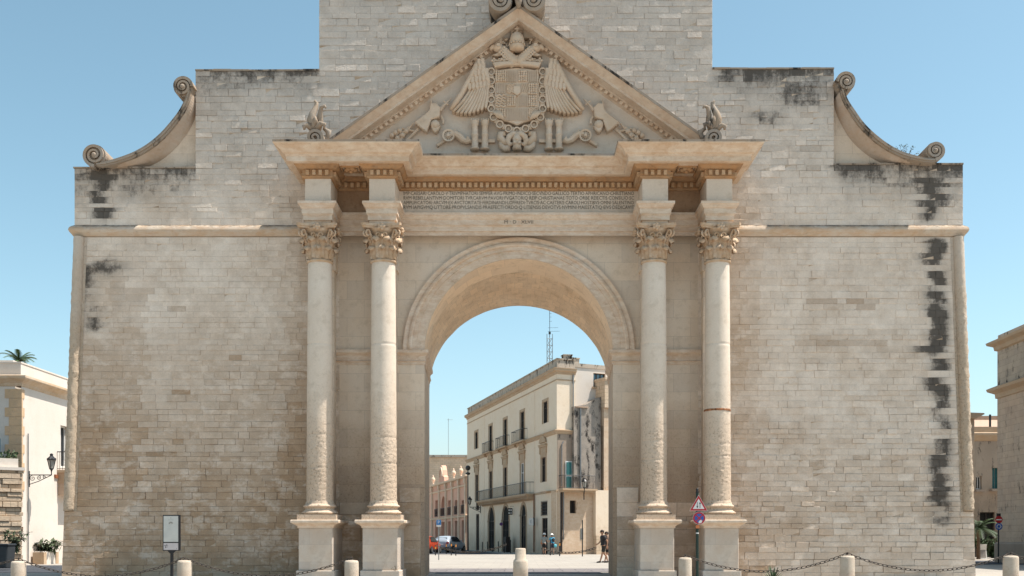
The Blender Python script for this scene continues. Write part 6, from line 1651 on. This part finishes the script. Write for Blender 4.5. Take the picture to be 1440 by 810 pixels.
def bag(dx, dy, z0, z1, w_, mat, nm='bag', strap=True):
    def f(r, k, g):
        b = MB(); b.smooth = True; b.sphere((dx*k, dy*k, (z0+z1)/2*k), (z1-z0)/2*k, 12, 8, (w_,.55,1)); b.build(nm, mat, r)
        if strap: b = MB(); b.tube([(dx*k, dy*k, z1*k-.02), g('shL')+Vector((0,.06,.05)), g('chest')+Vector((-.05,-.16,-.1))], .014*k, 5); b.build('strap', M['black'], r)
    return f
person('person in white sun hat and grey shirt with orange bag standing near the palazzo door', (X(765.3, 88.3), 88.3-D0, 0), R(160), 1.66, stand(armR=[(-.24,-.05,1.16),(-.20,-.22,1.05),(-.18,-.28,1.05)], step=.06), grey_shirt, blk_shorts, hat=straw, extra=bag(.26,-.05,.88,1.08,.8,orange_), group=None)
person('person in white cap carrying a dark rucksack and round blue bag beside the other tourist', (X(776.5, 87.2), 87.2-D0, 0), R(-150), 1.62, stand(armL=[(.25,-.08,1.16),(.20,-.25,1.10),(.18,-.32,1.12)], lean=.04, step=.08), blue_cloth, navy, hat=straw, extra=lambda r, k, g: (bag(0,.19,1.08,1.45,.75,plain('black_rucksack', (.02,.02,.022), .7),'rucksack',False)(r,k,g), bag(-.26,.1,.62,.92,1.05,plain('turquoise_bag', (.10,.42,.50), .6),'round_bag',False)(r,k,g)))
walk = stand(armL=[(.24,.14,1.17),(.24,.12,.93),(.24,.10,.86)], armR=[(-.24,-.10,1.17),(-.22,-.26,1.02),(-.2,-.33,1.0)], lean=.07, step=.24)
dW = 58.7
def wexp(r, k, g):
    b = MB(); b.smooth = True; b.sphere((.02*k, .24*k, 1.22*k), .25*k, 14, 10, (.75,.55,1)); b.build('rucksack', plain('tan_rucksack', (.36,.24,.17), .8), r)
    b = MB(); 
    for s in (-1, 1): b.tube([(s*.10*k,.18*k,1.42*k),(s*.11*k,.02*k,1.50*k),(s*.11*k,-.17*k,1.36*k),(s*.12*k,-.10*k,1.08*k),(s*.10*k,.12*k,1.05*k)], .02*k, 6)
    b.build('strap', M['black'], r)
    b = MB(); b.smooth = True; b.sphere((.0, .22*k, .98*k), .14*k, 12, 8, (1.1,.6,.7)); b.build('waist_bag', M['black'], r)
person('person walking left in dark shirt and shorts with tan rucksack beside the right jamb', (X(849, dW), dW-D0, 0), R(-78), 1.72, walk, plain('black_tee', (.03,.03,.034), .85), plain('dark_olive_shorts', (.04,.038,.034), .85), extra=wexp, shoes=M['black'])
person('second person walking half hidden right behind the one with tan rucksack', (X(854.5, dW+.8), dW+.8-D0, 0), R(-80), 1.64, stand(lean=.05, step=.20), plain('charcoal_tee', (.05,.05,.055), .85), plain('black_trunks', (.02,.02,.02), .85), shoes=M['black'])

# ---- cars
paint_w = NT('silver_car_paint'); paint_w = paint_w.fin((.33,.37,.42), .15, spec=.6)
paint_o = NT('red_orange_car_paint'); paint_o = paint_o.fin((.40,.05,.02), .2, spec=.6)
def car(label, loc, rz, paint, cat='car'):
    """hatchback, local -y is its rear"""
    r = empty('parked_car', label, cat, loc, rz, 'cars parked in the street behind the arch')
    Lc, Wc = 4.1, .87
    # stations: (y, half width, z low, belt z, roof z, roof half width)
    st = [(-2.05,.70,.45,.95,.98,.62),(-1.98,.80,.32,1.00,1.08,.62),(-1.75,.85,.28,1.02,1.36,.60),(-1.35,.87,.26,1.02,1.50,.60),(-.5,.87,.24,1.0,1.53,.61),(.1,.87,.24,.98,1.50,.60),(.75,.87,.24,.96,1.15,.66),(1.05,.87,.26,.93,.99,.74),(1.7,.82,.3,.84,.87,.66),(2.02,.70,.38,.72,.74,.56),(2.1,.58,.45,.62,.64,.5)]
    b = MB(); b.smooth = True; vs = []
    for y, w_, zl, zb, zr, rw in st:
        ring = [(0,zl),(w_*.85,zl),(w_*.98,zl+.12),(w_,(zl+zb)/2),(w_*.97,zb),((w_*.97*.35+rw*.65),zb+(zr-zb)*.6),(rw,zr-.04),(rw*.75,zr),(0,zr+.012)]
        full = ring+[(-x, z) for x, z in ring[::-1][1:-1]]; vs += [(x, y, z) for x, z in full]; nn = len(full)
    fs = [(i*nn+k, (i+1)*nn+k, (i+1)*nn+(k+1)%nn, i*nn+(k+1)%nn) for i in range(len(st)-1) for k in range(nn)]
    fs += [tuple(range(nn)), tuple(range((len(st)-1)*nn, len(st)*nn))[::-1]]
    b.add(vs, fs); body = b.build('body', paint, r); sb = body.modifiers.new('s', 'SUBSURF'); sb.levels = 1; sb.render_levels = 1
    b = MB()
    b.add([(-.56,-1.965,1.06),(.56,-1.965,1.06),(.50,-1.70,1.37),(-.50,-1.70,1.37),(-.56,-1.95,1.0),(.56,-1.95,1.0)], [(0,1,2,3)]); b.build('rear_window', T['glass'], r)
    for s in (-1, 1):
        b = MB(); x0, x1 = s*.845, s*.66
        vs = [(x0,-1.35,1.04),(x0,.55,1.0),(x1,.12,1.42),(x1,-1.15,1.44)]
        b.quad(*(vs if s > 0 else vs[::-1])); b.v = [(x+s*.012, y, z) for x, y, z in b.v]; b.build('side_window', T['glass'], r)
        b = MB(); b.box(s*.55, s*.78, -2.035, -1.97, .82, .98); b.build('tail_light', plain('red_tail_lamp', (.35,.02,.02), .3), r, bevel=.01)
        for y in (-1.25, 1.3):
            b = MB(); b.smooth = True; b.lathe([(.2,-.1),(.31,-.1),(.325,-.06),(.325,.06),(.31,.1),(.2,.1)], (s*.79, y, .325), 24, axis='x'); wl = b.build('wheel', plain('tyre_rubber', (.02,.02,.02), .8), r)
            b = MB(); b.lathe([(.03,-.02),(.19,-.01),(.2,.02)], (s*.885, y, .325), 16, axis='x'); b.build('rim', M['galv'], wl)
        b = MB(); b.box(s*.88, s*1.02, .35, .5, 1.0, 1.12); b.build('mirror', paint, r, bevel=.02)
    b = MB(); b.box(-.76, .76, -2.09, -1.95, .34, .52); b.build('bumper', plain('black_bumper_plastic', (.025,.025,.028), .5), r, bevel=.02)
    b = MB(); b.box(-.26, .26, -2.075, -2.03, .70, .81); b.build('number_plate', whi, r)
    return r
car('silver hatchback seen from behind parked at the left inside the arch view', (X(631.5, 99), 99-D0+1, 0), R(-20), paint_w)
car('red orange car mostly hidden between left jamb and silver hatchback', (X(599.5, 95), 95-D0, 0), R(-12), paint_o)
# ================================================================== LIGHT, SKY, CAMERA
sc = bpy.context.scene
EL, PHI = R(65), R(2.2)
sd = Vector((math.cos(EL)*math.cos(PHI), -math.cos(EL)*math.sin(PHI), math.sin(EL)))
L = bpy.data.lights.new('sun', 'SUN'); L.energy = 3.7; L.angle = R(.5); L.color = (1, .94, .855)
lo = bpy.data.objects.new('sun', L); col.objects.link(lo); lo.rotation_euler = sd.to_track_quat('Z', 'Y').to_euler(); lo.location = (40, -10, 60)
w = bpy.data.worlds.new('World'); sc.world = w; w.use_nodes = True; nt = w.node_tree; bg = nt.nodes['Background']
sky = nt.nodes.new('ShaderNodeTexSky'); sky.sky_type = 'NISHITA'; sky.sun_disc = False; sky.sun_elevation = EL; sky.sun_rotation = math.pi/2+PHI
sky.air_density = 1.0; sky.dust_density = 1.2; sky.ozone_density = 1.5; sky.altitude = 50
hsv = nt.nodes.new('ShaderNodeHueSaturation'); hsv.inputs['Hue'].default_value = .467; hsv.inputs['Saturation'].default_value = .86; hsv.inputs['Value'].default_value = 1.0
def vmul(src, k):
    n_ = nt.nodes.new('ShaderNodeVectorMath'); n_.operation = 'SCALE'; n_.inputs[3].default_value = k; nt.links.new(src, n_.inputs[0]); return n_.outputs[0]
gm = nt.nodes.new('ShaderNodeGamma'); gm.inputs[1].default_value = 1.2; nt.links.new(vmul(sky.outputs[0], .15), gm.inputs[0])
nt.links.new(vmul(gm.outputs[0], 4.7), hsv.inputs['Color']); nt.links.new(hsv.outputs[0], bg.inputs['Color']); bg.inputs['Strength'].default_value = .125
cam = bpy.data.cameras.new('camera'); co = bpy.data.objects.new('camera', cam); col.objects.link(co); sc.camera = co
co.location = (CX, -D0, CH); co.rotation_euler = (R(90), 0, 0)
cam.sensor_width = 36; cam.lens = FPX/1440*36; cam.shift_x = -(VX-720)/1440; cam.shift_y = (HY-405)/1440; cam.clip_end = 5000; cam.clip_start = .1
sc.view_settings.view_transform = 'Standard'; sc.view_settings.look = 'None'; sc.view_settings.exposure = 1.16; sc.view_settings.gamma = 1
sc.view_settings.use_curve_mapping = False
sc.render.engine = 'CYCLES'; sc.cycles.max_bounces = 8; sc.cycles.diffuse_bounces = 5
